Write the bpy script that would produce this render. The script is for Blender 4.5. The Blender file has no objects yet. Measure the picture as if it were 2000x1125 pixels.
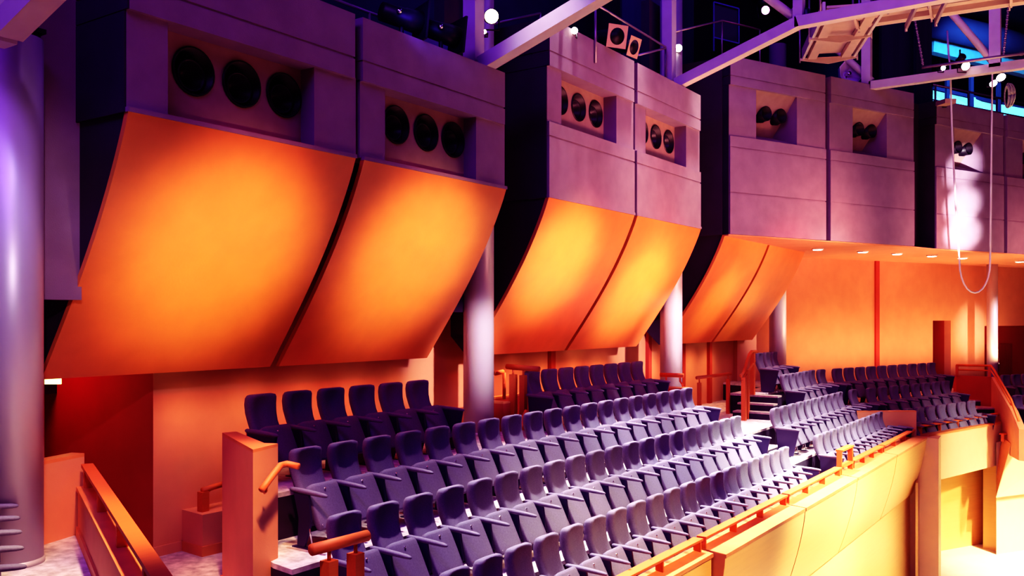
import bpy, bmesh, math, random
from mathutils import Matrix, Vector
random.seed(7)
C = bpy.context.scene.collection
PI = math.pi
F, CX, HY, CZ = 1750.0, 1000.0, 622.0, 7.0      # focal length in pixels, image centre, horizon row, eye height
TH = math.radians(34.66); SN, CN = math.sin(TH), math.cos(TH)
# world axes: x = away from the side wall towards the stage, y = along the seat rows, z = up (heights below are given from eye level)

def P(px, py, Y):                                # place seen at a pixel, at a depth in metres
    X = (px - CX) / F * Y
    return (CN * X - SN * Y, SN * X + CN * Y, (HY - py) / F * Y)
def PZ(px, py, z): return P(px, py, z * F / (HY - py))
def PN(px, py, n):
    u = (px - CX) / F
    return P(px, py, n / (CN * u - SN))
def cam2(X, Y): return (CN * X - SN * Y, SN * X + CN * Y)
def Tn(px, n):                                   # y along the plane x = n
    u = (px - CX) / F
    return n / (CN * u - SN) * (SN * u + CN)

# ------------------------------------------------------------------ materials
def mat(name, col, rough=.6, metal=0., var=.08, scale=6., bump=.0, bscale=60., emit=None, estr=0., stretch=None):
    m = bpy.data.materials.new(name); m.use_nodes = True
    nt = m.node_tree; b = nt.nodes['Principled BSDF']
    b.inputs['Roughness'].default_value = rough; b.inputs['Metallic'].default_value = metal
    tc = nt.nodes.new('ShaderNodeTexCoord'); mp = nt.nodes.new('ShaderNodeMapping')
    nt.links.new(tc.outputs['Object'], mp.inputs['Vector'])
    if stretch: mp.inputs['Scale'].default_value = stretch
    if var > 0:
        n = nt.nodes.new('ShaderNodeTexNoise'); n.inputs['Scale'].default_value = scale; n.inputs['Detail'].default_value = 5
        nt.links.new(mp.outputs['Vector'], n.inputs['Vector'])
        r = nt.nodes.new('ShaderNodeValToRGB')
        r.color_ramp.elements[0].position = .3; r.color_ramp.elements[1].position = .7
        r.color_ramp.elements[0].color = tuple(max(0, c * (1 - var)) for c in col) + (1,)
        r.color_ramp.elements[1].color = tuple(min(1, c * (1 + var)) for c in col) + (1,)
        nt.links.new(n.outputs['Fac'], r.inputs['Fac']); nt.links.new(r.outputs['Color'], b.inputs['Base Color'])
    else:
        b.inputs['Base Color'].default_value = (*col, 1)
    if bump > 0:
        n2 = nt.nodes.new('ShaderNodeTexNoise'); n2.inputs['Scale'].default_value = bscale; n2.inputs['Detail'].default_value = 4
        nt.links.new(tc.outputs['Object'], n2.inputs['Vector'])
        bp = nt.nodes.new('ShaderNodeBump'); bp.inputs['Strength'].default_value = bump; bp.inputs['Distance'].default_value = .02
        nt.links.new(n2.outputs['Fac'], bp.inputs['Height']); nt.links.new(bp.outputs['Normal'], b.inputs['Normal'])
    if emit:
        b.inputs['Emission Color'].default_value = (*emit, 1); b.inputs['Emission Strength'].default_value = estr
    return m
M = dict(
    panel=mat('orange_panel_paint', (.83, .31, .095), .38, var=.05, scale=2.5, bump=.06, bscale=40),
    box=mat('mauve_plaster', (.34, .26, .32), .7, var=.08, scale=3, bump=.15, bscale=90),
    boxdark=mat('mauve_plaster_shaded', (.05, .036, .06), .8, var=.08, scale=3, bump=.15, bscale=90),  # same plaster made near-black, shade of sides and gaps put into its colour
    recess=mat('beige_recess', (.40, .28, .24), .8, var=.06),
    black=mat('black_metal', (.012, .012, .016), .45, var=0),
    lampgrey=mat('dark_lamp_housing', (.03, .03, .045), .35, var=0),
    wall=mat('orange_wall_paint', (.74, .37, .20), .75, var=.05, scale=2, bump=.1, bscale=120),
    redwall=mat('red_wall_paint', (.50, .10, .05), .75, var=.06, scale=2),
    dark=mat('navy_wall', (.035, .03, .085), .9, var=.15, scale=1),
    darkpanel=mat('navy_cloth', (.05, .04, .12), .9, var=.15, scale=1, stretch=(6, 6, .3)),
    wood=mat('maple_veneer', (.86, .52, .18), .42, var=.03, scale=3, stretch=(.4, .4, 7)),
    peach=mat('pale_maple', (.80, .56, .32), .5, var=.03, scale=3),
    tealbeam=mat('blue_grey_beam', (.22, .38, .48), .6, var=.1),
    cap=mat('stained_cap', (.72, .30, .11), .5, var=.07, scale=4),
    rail=mat('stained_rail', (.68, .20, .055), .55, var=.04, scale=6, stretch=(8, .5, 8)),
    door=mat('red_brown_door', (.32, .07, .035), .5, var=.15, scale=4, stretch=(6, 6, .5)),
    fabric=mat('violet_seat_fabric', (.225, .205, .285), .9, var=.16, scale=120, bump=.25, bscale=260),
    fabric2=mat('violet_seat_shell', (.21, .19, .265), .7, var=.10, scale=60),
    steel=mat('seat_frame_steel', (.06, .055, .13), .4, metal=.3, var=0),
    chrome=mat('chrome', (.75, .72, .75), .2, metal=1, var=0),
    carpet=mat('grey_carpet', (.66, .58, .60), .95, var=.30, scale=9, bump=.5, bscale=150),
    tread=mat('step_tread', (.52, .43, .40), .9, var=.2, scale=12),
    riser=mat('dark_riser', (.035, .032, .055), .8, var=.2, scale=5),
    stage=mat('stage_floor', (.80, .68, .48), .6, var=.05, scale=3),
    column=mat('silver_column_paint', (.62, .56, .60), .42, metal=.25, var=.03, scale=2),
    truss=mat('pale_steel_paint', (.66, .58, .60), .5, var=.04, scale=4),
    catwalk=mat('catwalk_paint', (.62, .48, .42), .6, var=.05, scale=4),
    pipe=mat('pipe_steel', (.45, .38, .42), .35, metal=.6, var=0),
    white=mat('white_cable', (.85, .78, .74), .5, var=0),
    gel=mat('gel_frame', (.62, .42, .28), .6, var=0),
    bluebox=mat('blue_panel_board', (.10, .10, .42), .6, var=.05),
    dish=mat('pale_reflector', (.75, .62, .78), .35, var=.05),
    rope=mat('coiled_rope', (.6, .62, .4), .9, var=.2, scale=40),
    e_warm=mat('lit_lens_warm', (1, .8, .5), .4, var=0, emit=(1, .72, .38), estr=30),
    e_white=mat('lit_lens_white', (1, .95, .9), .4, var=0, emit=(1, .9, .78), estr=16),
    e_pink=mat('lit_lens_pink', (1, .4, .9), .4, var=0, emit=(1, .25, .85), estr=18),
    e_cyan=mat('cyan_tube', (.4, .9, 1), .4, var=0, emit=(.25, .8, 1.0), estr=7),
    e_cyan2=mat('cyan_lit_pane', (.2, .7, .9), .4, var=.35, scale=1.2, emit=(.22, .75, .85), estr=1.1),
    e_exit=mat('exit_sign_glow', (.8, 1, .5), .4, var=0, emit=(.95, 1, .30), estr=3),
)

# ------------------------------------------------------------------ mesh helpers
class MB:
    def __init__(s): s.v = []; s.f = []; s.sm = []
    def add(s, vs, fs, smooth=False):
        o = len(s.v); s.v += [tuple(v) for v in vs]
        for f in fs: s.f.append([i + o for i in f]); s.sm.append(smooth)
        return s
    def hexa(s, a):                               # 8 points: bottom ring 0-3, top ring 4-7
        return s.add(a, [(3, 2, 1, 0), (4, 5, 6, 7), (0, 1, 5, 4), (1, 2, 6, 5), (2, 3, 7, 6), (3, 0, 4, 7)])
    def box(s, lo, hi):
        x0, y0, z0 = lo; x1, y1, z1 = hi
        return s.hexa([(x0, y0, z0), (x1, y0, z0), (x1, y1, z0), (x0, y1, z0), (x0, y0, z1), (x1, y0, z1), (x1, y1, z1), (x0, y1, z1)])
    def prism(s, poly, z0, z1):
        n = len(poly)
        ar = sum(poly[i][0] * poly[(i + 1) % n][1] - poly[(i + 1) % n][0] * poly[i][1] for i in range(n))
        if ar < 0: poly = poly[::-1]
        vs = [(p[0], p[1], z0) for p in poly] + [(p[0], p[1], z1) for p in poly]
        fs = [tuple(range(n - 1, -1, -1)), tuple(range(n, 2 * n))] + [(i, (i + 1) % n, n + (i + 1) % n, n + i) for i in range(n)]
        return s.add(vs, fs)
    def extr(s, poly3, vec):                      # extrude a planar 3d polygon along vec
        n = len(poly3); q = [tuple(p[k] + vec[k] for k in range(3)) for p in poly3]
        fs = [tuple(range(n - 1, -1, -1)), tuple(range(n, 2 * n))] + [(i, (i + 1) % n, n + (i + 1) % n, n + i) for i in range(n)]
        return s.add(list(poly3) + q, fs)
    def loft(s, rings, smooth=True, caps=True):
        n = len(rings[0]); vs = [p for r in rings for p in r]; fs = []
        for k in range(len(rings) - 1):
            for i in range(n):
                j = (i + 1) % n
                fs.append((k * n + i, k * n + j, (k + 1) * n + j, (k + 1) * n + i))
        if caps: fs += [tuple(range(n - 1, -1, -1)), tuple(range((len(rings) - 1) * n, len(rings) * n))]
        return s.add(vs, fs, smooth)
    def tube(s, p0, p1, r, r1=None, n=14, caps=True):
        return s.path([p0, p1], r, n, r1, caps)
    def path(s, pts, r, n=12, r1=None, caps=True):
        pts = [Vector(p) for p in pts]; rings = []
        up = None
        for i, p in enumerate(pts):
            d = (pts[min(i + 1, len(pts) - 1)] - pts[max(i - 1, 0)]).normalized()
            if up is None: up = Vector((0, 0, 1)) if abs(d.z) < .95 else Vector((1, 0, 0))
            a = d.cross(up).normalized(); b = a.cross(d).normalized(); up = b
            rr = r if r1 is None else r + (r1 - r) * i / (len(pts) - 1)
            rings.append([tuple(p + a * (rr * math.cos(2 * PI * k / n)) + b * (rr * math.sin(2 * PI * k / n))) for k in range(n)])
        return s.loft(rings, True, caps)
    def bar(s, p0, p1, w, h, up=(0, 0, 1)):        # rectangular bar
        p0, p1, up = Vector(p0), Vector(p1), Vector(up); d = (p1 - p0).normalized()
        a = d.cross(up).normalized(); b = a.cross(d).normalized()
        r = lambda p: [tuple(p + a * (x * w / 2) + b * (y * h / 2)) for x, y in ((-1, -1), (1, -1), (1, 1), (-1, 1))]
        return s.loft([r(p0), r(p1)], False)
    def mesh(s, name, bevel=0, seg=2, off=(0, 0, 0)):
        me = bpy.data.meshes.new(name)
        me.from_pydata([(x - off[0], y - off[1], z - off[2]) for x, y, z in s.v], [], s.f)
        for p, k in zip(me.polygons, s.sm): p.use_smooth = k
        bm = bmesh.new(); bm.from_mesh(me)
        bmesh.ops.recalc_face_normals(bm, faces=bm.faces)
        if bevel:
            bmesh.ops.bevel(bm, geom=[e for e in bm.edges if e.calc_length() > bevel * 2.2], offset=bevel, segments=seg, affect='EDGES', clamp_overlap=True, profile=.5)
        bm.to_mesh(me); bm.free(); return me
    def build(s, name, material, parent=None, bevel=0, seg=2, smooth=None):
        off = parent_origin(parent) if parent else s.base()
        me = s.mesh(name, bevel, seg, off); me.materials.append(M[material])
        if smooth is not None:
            for p in me.polygons: p.use_smooth = smooth
        o = bpy.data.objects.new(name, me); C.objects.link(o)
        if parent: o.parent = parent
        else: o.location = (off[0], off[1], off[2] + CZ)
        o['_org'] = list(off)
        return o
    def base(s):
        xs, ys, zs = zip(*s.v)
        return ((min(xs) + max(xs)) / 2, (min(ys) + max(ys)) / 2, min(zs))
def parent_origin(o): return tuple(o['_org'])
def tag(o, label=None, cat=None, group=None, kind=None):
    if label: o['label'] = label
    if cat: o['category'] = cat
    if group: o['group'] = group
    if kind: o['kind'] = kind
    return o
def thing(name, loc, label, cat, group=None):
    o = bpy.data.objects.new(name, None); C.objects.link(o); o.empty_display_size = .2
    o.location = (loc[0], loc[1], loc[2] + CZ); o['_org'] = list(loc)
    return tag(o, label, cat, group)
def struct(o): o['kind'] = 'structure'; return o
def dup(root):
    r = root.copy(); C.objects.link(r)
    for ch in list(root.children):
        c = ch.copy(); C.objects.link(c); c.parent = r
        for g in list(ch.children):
            d = g.copy(); C.objects.link(d); d.parent = c
    return r
ORD = ['first', 'second', 'third', 'fourth', 'fifth', 'sixth', 'seventh', 'eighth', 'ninth', 'tenth', 'eleventh', 'twelfth', 'thirteenth',
       'fourteenth', 'fifteenth', 'sixteenth', 'seventeenth', 'eighteenth', 'nineteenth', 'twentieth', 'twenty-first', 'twenty-second']

# ------------------------------------------------------------------ the setting
R1, R2, R3, R4 = -1.84, -2.34, -2.86, -3.38       # tier levels from eye level
FLOOR = -6.85
WN = -9.64                                        # side wall plane
TC = 24.6; PH = math.radians(15.2)                  # where the rows turn the corner, and by how much
def fold(n, t, w=0):                              # point on the row line x=n continued round the corner
    k = n * math.tan(PH / 2) * 0 + TC
    if t <= k: return (n, t)
    return (n + (t - k) * math.sin(PH), k + (t - k) * math.cos(PH))
def strip(n0, n1, t0, t1): return [fold(n0, t0), fold(n0, TC), fold(n0, t1), fold(n1, t1), fold(n1, TC), fold(n1, t0)]
struct(MB().prism([(-4.7, -3), (14, -3), (14, 46), (-4.7, 46)], FLOOR - .2, FLOOR).build('floor', 'stage'))
E12, E23, E34, E45 = -7.4, -6.43, -5.52, -4.82
def tier(polys, z, low=None):
    b = MB()
    for p in polys: b.prism(p, z - .05, z)
    o = struct(b.build('floor_tier', 'carpet'))
    r = MB()
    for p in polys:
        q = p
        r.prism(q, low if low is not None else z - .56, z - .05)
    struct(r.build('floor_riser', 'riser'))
tier([[(-9.05, 7.5), (-9.05, 16.95), (E12, 16.95), (E12, 6.0), (-7.9, 6.2), (-8.45, 6.62), (-8.75, 7.2)]], R1)
tier([[(E12, 6.0), (E12, 17.0), (E23, 17.0), (E23, 5.7), (-6.75, 5.75)],
      [(WN, 17.0), (WN, 24.6), (-8.15, 24.0), (-8.15, 21.2), (E23, 21.2), (E23, 17.0)], [(E12, 21.2), fold(E12, TC), fold(E12, 33.5), fold(E23, 33.5), fold(E23, TC), (E23, 21.2)]], R2)
tier([[(-8.15, 21.2), (-8.15, 24.0), (WN, 24.6), (WN, 26.6), (-9.2, 27.4), fold(E12, 27), fold(E12, TC), (E12, 21.2)]], R1)
tier([strip(E23, E34, 5.4, 33.5)], R3)
tier([strip(E34, E45, 4.0, 33.5)], R4)
# nosing edges on the tiers read as thin pale lines
aisle = [(-12.4, 5.08), (WN, 5.08), (-8.6, 4.93), (-4.9, 3.15), (-4.72, 4.0), (E34, 4.0), (E34, 5.4), (E23, 5.4), (-6.75, 5.75), (-7.9, 6.2), (-8.45, 6.62), (-8.75, 7.2), (-9.05, 7.5), (-9.05, 11.6), (WN, 11.6), (WN, 6.4), (-12.4, 6.4)]
struct(MB().prism(aisle, R3 - .3, R3).build('floor_aisle', 'carpet'))
struct(MB().prism([(WN, 1.0), (WN, 5.06), (-8.75, 4.94), (-4.0, 2.7), (-4.0, 1.0)], -2.9, -2.2).build('floor_landing', 'carpet'))
# side wall with the exit passage
wl = MB().box((WN - .25, 6.6, R4), (WN, 27.3, 1.9)); wl.box((WN - .25, 1, R4), (WN, 5.08, 1.9)); wl.box((WN - .25, 5.08, .1), (WN, 6.6, 1.9)); wl.box((WN - .003, 6.385, R4), (WN, 6.6, .1))
struct(wl.build('wall_left', 'wall'))
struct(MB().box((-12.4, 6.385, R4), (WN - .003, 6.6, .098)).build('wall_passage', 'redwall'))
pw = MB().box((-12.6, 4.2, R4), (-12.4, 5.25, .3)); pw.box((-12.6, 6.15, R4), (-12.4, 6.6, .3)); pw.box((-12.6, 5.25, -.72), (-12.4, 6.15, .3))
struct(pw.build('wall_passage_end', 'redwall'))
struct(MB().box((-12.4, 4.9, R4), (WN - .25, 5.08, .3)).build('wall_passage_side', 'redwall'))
struct(MB().box((-12.6, 4.2, .3), (WN - .25, 6.6, .45)).build('ceiling_passage', 'boxdark'))
dr = thing('door_1', (-12.45, 5.7, R3), 'dark red exit door at the end of the passage', 'door'); struct(dr)
MB().box((-12.52, 5.27, R3), (-12.46, 6.13, -.74)).build('door_leaf', 'door', dr)
MB().tube((-12.44, 5.36, -1.9), (-12.44, 5.36, -1.75), .02).build('door_handle', 'chrome', dr)
struct(MB().box((WN, 6.38, R3), (WN + .03, 11.6, R3 + .12)).build('baseboard_left', 'wall'))
struct(MB().box((-12.4, 6.37, R3), (WN, 6.4, R3 + .12)).build('baseboard_passage', 'redwall'))
# pilasters and recesses on the side wall beyond the second column
b = MB()
for t in (15.2, 19.6, 21.6, 23.4): b.box((WN, t, R2), (WN + .09, t + .16, 1.85))
struct(b.build('trim_1', 'redwall'))
struct(MB().box((WN, 15.36, R1), (WN + .06, 16.6, 1.85)).build('trim_2', 'wall'))
# back wall under the gallery, with two openings
ANG = math.radians(60.5); A0 = (11.85, 29.2); DB = (math.sin(ANG), math.cos(ANG))
def BW(px, off=0.):                              # point on the back wall line at a pixel column; off = towards the camera
    u = (px - CX) / F
    k = (u * A0[1] - A0[0]) / (DB[0] - u * DB[1])
    return cam2(A0[0] + DB[0] * k + DB[1] * off, A0[1] + DB[1] * k - DB[0] * off)
def bwseg(name, px0, px1, z0, z1, m, o0=-.25, o1=0.): return MB().prism([BW(px0, o0), BW(px1, o0), BW(px1, o1), BW(px0, o1)], z0, z1).build(name, m)
ZB0, ZB1 = -2.9, 1.92
DT1, DT2 = -.075, -.27
for a, c, z0, z1 in ((1440, 1822, ZB0, ZB1), (1857, 1923, ZB0, ZB1), (1822, 1857, DT1, ZB1), (1923, 2075, DT2, ZB1), (2075, 2300, ZB0, ZB1)):
    struct(bwseg('wall_back', a, c, z0, z1, 'wall'))
struct(bwseg('trim_3', 1708, 1715, ZB0, ZB1 - .03, 'redwall', 0., .06))
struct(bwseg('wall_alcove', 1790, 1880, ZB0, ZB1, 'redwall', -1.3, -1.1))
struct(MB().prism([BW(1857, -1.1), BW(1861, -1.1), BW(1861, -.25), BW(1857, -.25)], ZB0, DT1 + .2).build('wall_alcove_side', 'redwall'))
d2 = thing('door_2', (*BW(2000, -.5), R2), 'pair of red brown doors in the far wall', 'door'); struct(d2)
for x0, x1 in ((1940, 1969.5), (1970.5, 2003)):
    lf = MB().prism([BW(x0, -.55), BW(x1, -.55), BW(x1, -.5), BW(x0, -.5)], ZB0, -.95).build('door_leaf', 'door', d2)
for x in (1965.5, 1973.5):
    p = BW(x, -.44); MB().tube((*p, -1.95), (*p, -1.45), .025).build('door_handle', 'chrome', d2)
MB().prism([BW(1900, -.62), BW(2090, -.62), BW(2090, -.56), BW(1900, -.56)], ZB0, ZB1).build('door_surround', 'redwall', d2)
# ceiling high above and dark upper walls
struct(MB().box((-14, -3, 12.0), (16, 50, 12.2)).build('ceiling', 'dark'))
struct(MB().box((-12.0, -3, -1.0), (-11.8, 36, 12.0)).build('wall_upper', 'dark'))
ub = [cam2(2, 33), cam2(40, 50), cam2(40, 51), cam2(2, 34)]
struct(MB().prism(ub, 1.5, 12.0).build('wall_upper_back', 'dark'))
struct(MB().box((-14, -3.4, FLOOR), (16, -3.2, 12)).build('wall_front', 'dark'))
struct(MB().box((15.8, -3.2, FLOOR), (16, 40, 12)).build('wall_right', 'dark'))

# ------------------------------------------------------------------ gallery boxes
def profile(k, n=18):                             # curved panel: offset behind the face and height
    f = k / n
    return (.03 - 1.52 * f + .13 * math.sin(PI * f ** .85), 1.9 - 2.52 * f)
class Fr:                                         # frame of a box front: a along, b outwards
    def __init__(s, o, ph): s.o = o; s.d = (math.sin(ph), math.cos(ph)); s.m = (math.cos(ph), -math.sin(ph))
    def p(s, a, b, z): return (s.o[0] + s.d[0] * a + s.m[0] * b, s.o[1] + s.d[1] * a + s.m[1] * b, z)
    def box(s, mb, a0, a1, b0, b1, z0, z1):
        return mb.hexa([s.p(a0, b0, z0), s.p(a0, b1, z0), s.p(a1, b1, z0), s.p(a1, b0, z0), s.p(a0, b0, z1), s.p(a0, b1, z1), s.p(a1, b1, z1), s.p(a1, b0, z1)])
def holed(fr, a0, a1, z0, z1, b, centres, r, n=32, tilt=None):   # back panel with round openings
    bz = (lambda z: b) if tilt is None else (lambda z: tilt[0] + (tilt[1] - tilt[0]) * (z1 - z) / (z1 - z0))
    mb = MB(); cuts = [a0] + [(centres[i] + centres[i + 1]) / 2 for i in range(len(centres) - 1)] + [a1]
    for c, (l, h) in zip(centres, zip(cuts, cuts[1:])):
        zc = ZC[0]; inner, outer = [], []
        angs = [2 * PI * k / n for k in range(n)]
        for g in angs:
            ca, sa = math.cos(g), math.sin(g); inner.append(fr.p(c + r * ca, bz(zc + r * sa), zc + r * sa))
            ts = []
            if ca > 1e-6: ts.append((h - c) / ca)
            if ca < -1e-6: ts.append((l - c) / ca)
            if sa > 1e-6: ts.append((z1 - zc) / sa)
            if sa < -1e-6: ts.append((z0 - zc) / sa)
            t = min(ts); outer.append((c + t * ca, zc + t * sa, g))
        # snap the outer points nearest each corner onto it
        for cx, cz in ((l, z0), (l, z1), (h, z0), (h, z1)):
            k = min(range(n), key=lambda i: (outer[i][0] - cx) ** 2 + (outer[i][1] - cz) ** 2); outer[k] = (cx, cz, 0)
        vs = inner + [fr.p(x, bz(z), z) for x, z, _ in outer]
        mb.add(vs, [(i, (i + 1) % n, n + (i + 1) % n, n + i) for i in range(n)])
    return mb
ZC = [0]
def gallery_box(name_label, fr, L, halves, zt, zg, zb, zr, grooves, zl, rd, hole_z, rhole, ports, cheek, proj=.0):
    """halves: list of (a0, r0, r1, a1)"""
    root = thing('gallery_box', fr.p(L / 2, -.6, zl), name_label, 'gallery box', 'gallery boxes along the side wall')
    core = MB()
    fr.box(core, .02, L - .02, -1.9, -rd - .5, zl, zt - .1)
    fr.box(core, .02, .32, -rd - .5, -.02, zl, zt - .06) if cheek else None
    fr.box(core, L - .3, L - .02, -rd - .5, -.3, zl, zt - .06)
    fr.box(core, .0, L, -rd - .5, -.28, zb + .02, zt - .05)
    if cheek: fr.box(core, -.02, .0, -1.9, -.004, zl, zb - .01); fr.box(core, -.02, .0, -1.9, .046, zb, zg - .012); fr.box(core, -.02, .0, -1.9, .046, zg + .012, zt)
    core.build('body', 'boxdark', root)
    for a0, r0, r1, a1 in halves:
        for x0, x1 in ((a0, r0), (r1, a1)):
            b = MB(); fr.box(b, x0, x1, -rd - .1, 0, zr, zb + .02); b.build('pier', 'box', root)
        b = MB()
        fr.box(b, a0, a1 - .06, -.3, .05, zb, zg - .012); fr.box(b, a0, a1 - .06, -.3, .05, zg + .012, zt); fr.box(b, a0 + .015, a1 - .075, -.29, .035, zg - .02, zg + .02)
        b.build('fascia_band', 'box', root)
        if zr > zl + .1:
            b = MB(); zs = [zl] + sorted(grooves) + [zr]
            for q, (u, w) in enumerate(zip(zs, zs[1:])):
                fr.box(b, a0, a1 - .02, -rd - .1, .04, u + (.012 if q else 0), w - (.012 if q < len(zs) - 2 else 0))
            fr.box(b, a0 + .015, a1 - .035, -rd - .09, .025, zl + .01, zr - .01)
            b.build('fascia_wall', 'box', root)
        ZC[0] = hole_z
        cs = [r0 + (r1 - r0) * k for k in ports]
        if proj:
            zs_ = zr + .30
            holed(fr, r0, r1, zs_, zb + .02, -rd, cs, rhole, 32, (-.02, -rd)).build('recess_panel', 'recess', root)
            b = MB(); b.add([fr.p(r0, -rd, zs_), fr.p(r1, -rd, zs_), fr.p(r1, .03, zr), fr.p(r0, .03, zr)], [(0, 1, 2, 3)]); b.build('sloping_sill', 'box', root)
        else: holed(fr, r0 - .0, r1, zr, zb + .02, -rd, cs, rhole).build('recess_panel', 'recess', root)
        for c in cs:
            n = 28; t = MB(); rb = rd if not proj else rd * (zb + .02 - hole_z) / (zb - .28 - zr)
            ring = lambda r, bb: [fr.p(c + r * math.cos(2 * PI * k / n), bb, hole_z + r * math.sin(2 * PI * k / n)) for k in range(n)]
            t.loft([ring(rhole * .93, -rb - .42), ring(rhole, -rb - .42), ring(rhole + .004, -rb + .02 + proj), ring(rhole * .93, -rb + .02 + proj), ring(rhole * .9, -rb - .38)], True, True)
            port = t.build('lighting_port', 'black', root)
            l = MB(); tilt = -.05
            ring2 = lambda r, bb, dz: [fr.p(c + .03 + r * math.cos(2 * PI * k / n), bb, hole_z - .02 + dz + r * math.sin(2 * PI * k / n)) for k in range(n)]
            l.loft([ring2(.12, -rb - .36, .03), ring2(.16, -rb - .1, 0), ring2(.165, -rb - .06, 0), ring2(.145, -rb - .07, 0), ring2(.1, -rb - .3, .02)], True, True)
            l.build('lamp_barrel', 'lampgrey', port)
    return root
def curved_panels(root, fr, spans, cheek=True, b0=0.):
    n = 18
    for a0, a1 in spans:
        b = MB(); prof = [profile(k, n) for k in range(n + 1)]
        th = .07
        ring = lambda a: [fr.p(a, x + b0, z) for x, z in prof] + [fr.p(a, x - th * .8 + b0, z + th * .3 - (th * .3 if k == n else 0)) for k, (x, z) in reversed(list(enumerate(prof)))]
        r0, r1 = ring(a0), ring(a1); m = len(r0)
        vs = r0 + r1
        fs = [(i, i + 1, m + i + 1, m + i) for i in range(n)] + [(i, i + 1, m + i + 1, m + i) for i in range(n + 1, m - 1)]
        sm = len(fs)
        b.add(vs, fs, True)
        b.add(vs, [(n, n + 1, m + n + 1, m + n), (m - 1, 0, m, 2 * m - 1), tuple(range(m)), tuple(range(2 * m - 1, m - 1, -1))], False)
        p = b.build('curved_panel', 'panel', root)
        lip = MB(); fr.box(lip, a0 - .01, a1 + .01, -.02 + b0, .045 + b0, 1.9, 1.945); lip.build('panel_lip', 'box', p)
    # side cheeks closing the space behind the panels
    b = MB(); A, Bk = spans[0][0] + .02, spans[-1][1] - .02
    for a in (A, Bk - .06):
        pts = [fr.p(a, x - .05 + b0, z) for x, z in [profile(k, n) for k in range(n + 1)]]
        pts += [fr.p(a, -1.62 + b0, -.62), fr.p(a, -1.95 + b0, -.3), fr.p(a, -1.95 + b0, 1.9)]
        d = [fr.d[0] * .06, fr.d[1] * .06, 0]
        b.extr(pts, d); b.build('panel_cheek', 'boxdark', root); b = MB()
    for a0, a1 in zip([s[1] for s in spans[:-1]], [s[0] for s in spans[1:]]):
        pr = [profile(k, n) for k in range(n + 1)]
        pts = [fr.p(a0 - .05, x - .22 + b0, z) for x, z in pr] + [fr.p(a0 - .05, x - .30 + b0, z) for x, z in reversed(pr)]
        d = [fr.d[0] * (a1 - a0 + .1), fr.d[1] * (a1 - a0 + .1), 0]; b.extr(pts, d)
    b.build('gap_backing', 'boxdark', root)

SP = [(0, 2.93), (3.07, 6.04)]
HV = [(0, .43, 2.3, 2.96), (3.03, 3.47, 5.34, 6.04)]
f1 = Fr((-7.6, 4.76), 0); f2 = Fr((-7.55, 11.89), 0); f3p = Fr((-7.6, 19.43), 0)
g1 = gallery_box('lowest mauve gallery box, nearest the left column, above two glowing orange panels', f1, 6.04, HV, 3.6, 3.08, 2.84, 1.93, [], 1.9, .22, 2.5, .245, (.235, .555, .865), True)
curved_panels(g1, f1, SP)
g2 = gallery_box('middle mauve gallery box with plain salmon wall between its black ports and orange panels', f2, 6.04, HV, 4.72, 4.2, 3.97, 3.10, [2.87], 1.9, .26, 3.62, .235, (.2, .52, .84), True)
curved_panels(g2, f2, [(0, 2.95), (3.07, 6.04)])
PB = math.radians(24.4)
f3 = Fr(cam2(4.88, 20.15), PB); f4 = Fr(cam2(11.46, 24.27), PB)
H3 = [(0, .85, 2.2, 3.2), (3.34, 4.2, 5.52, 6.62)]
g3 = gallery_box('tall mauve gallery box with beige recesses above the darkest pair of orange panels', f3, 6.66, H3, 5.9, 5.46, 5.26, 4.11, [2.84, 3.86], 1.9, .75, 4.83, .17, (.45, .82), True, .12)
curved_panels(g3, f3p, SP, True)
b = MB().box((-9.3, 19.36, 1.9), (-7.62, 19.5, 5.9)); b.build('side_wall', 'boxdark', g3)
g4 = gallery_box('far right mauve gallery box crossed by a bright white beam of light', f4, 6.66, H3, 5.9, 5.46, 5.26, 4.11, [2.84, 3.86], 1.9, .75, 4.83, .17, (.45, .82), True, .12)
# recessed walls in the gaps between boxes
for i, (t0, t1, z1, n) in enumerate(((1.0, 4.80, 6.5, -8.42), (10.75, 11.95, 6.5, -8.7), (17.88, 19.45, 7, -8.7))):
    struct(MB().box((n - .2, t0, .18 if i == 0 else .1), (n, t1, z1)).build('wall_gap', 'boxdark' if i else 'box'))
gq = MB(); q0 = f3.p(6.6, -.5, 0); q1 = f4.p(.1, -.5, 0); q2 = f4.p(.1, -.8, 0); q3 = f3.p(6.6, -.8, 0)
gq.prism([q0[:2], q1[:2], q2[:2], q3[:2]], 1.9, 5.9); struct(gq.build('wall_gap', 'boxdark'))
# soffit below the far boxes
sp = [f3.p(0, -.02, 0)[:2], f3.p(6.66, -.02, 0)[:2], f4.p(0, -.02, 0)[:2], f4.p(9, -.02, 0)[:2], BW(2400, -.2), BW(1440, -.2), (-9.4, 25.5), (-7.7, 25.5), (-7.7, 19.5)]
sf = MB(); sf.prism([(p[0], p[1]) for p in sp], 1.87, 1.897); struct(sf.build('ceiling_soffit', 'wall'))
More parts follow.
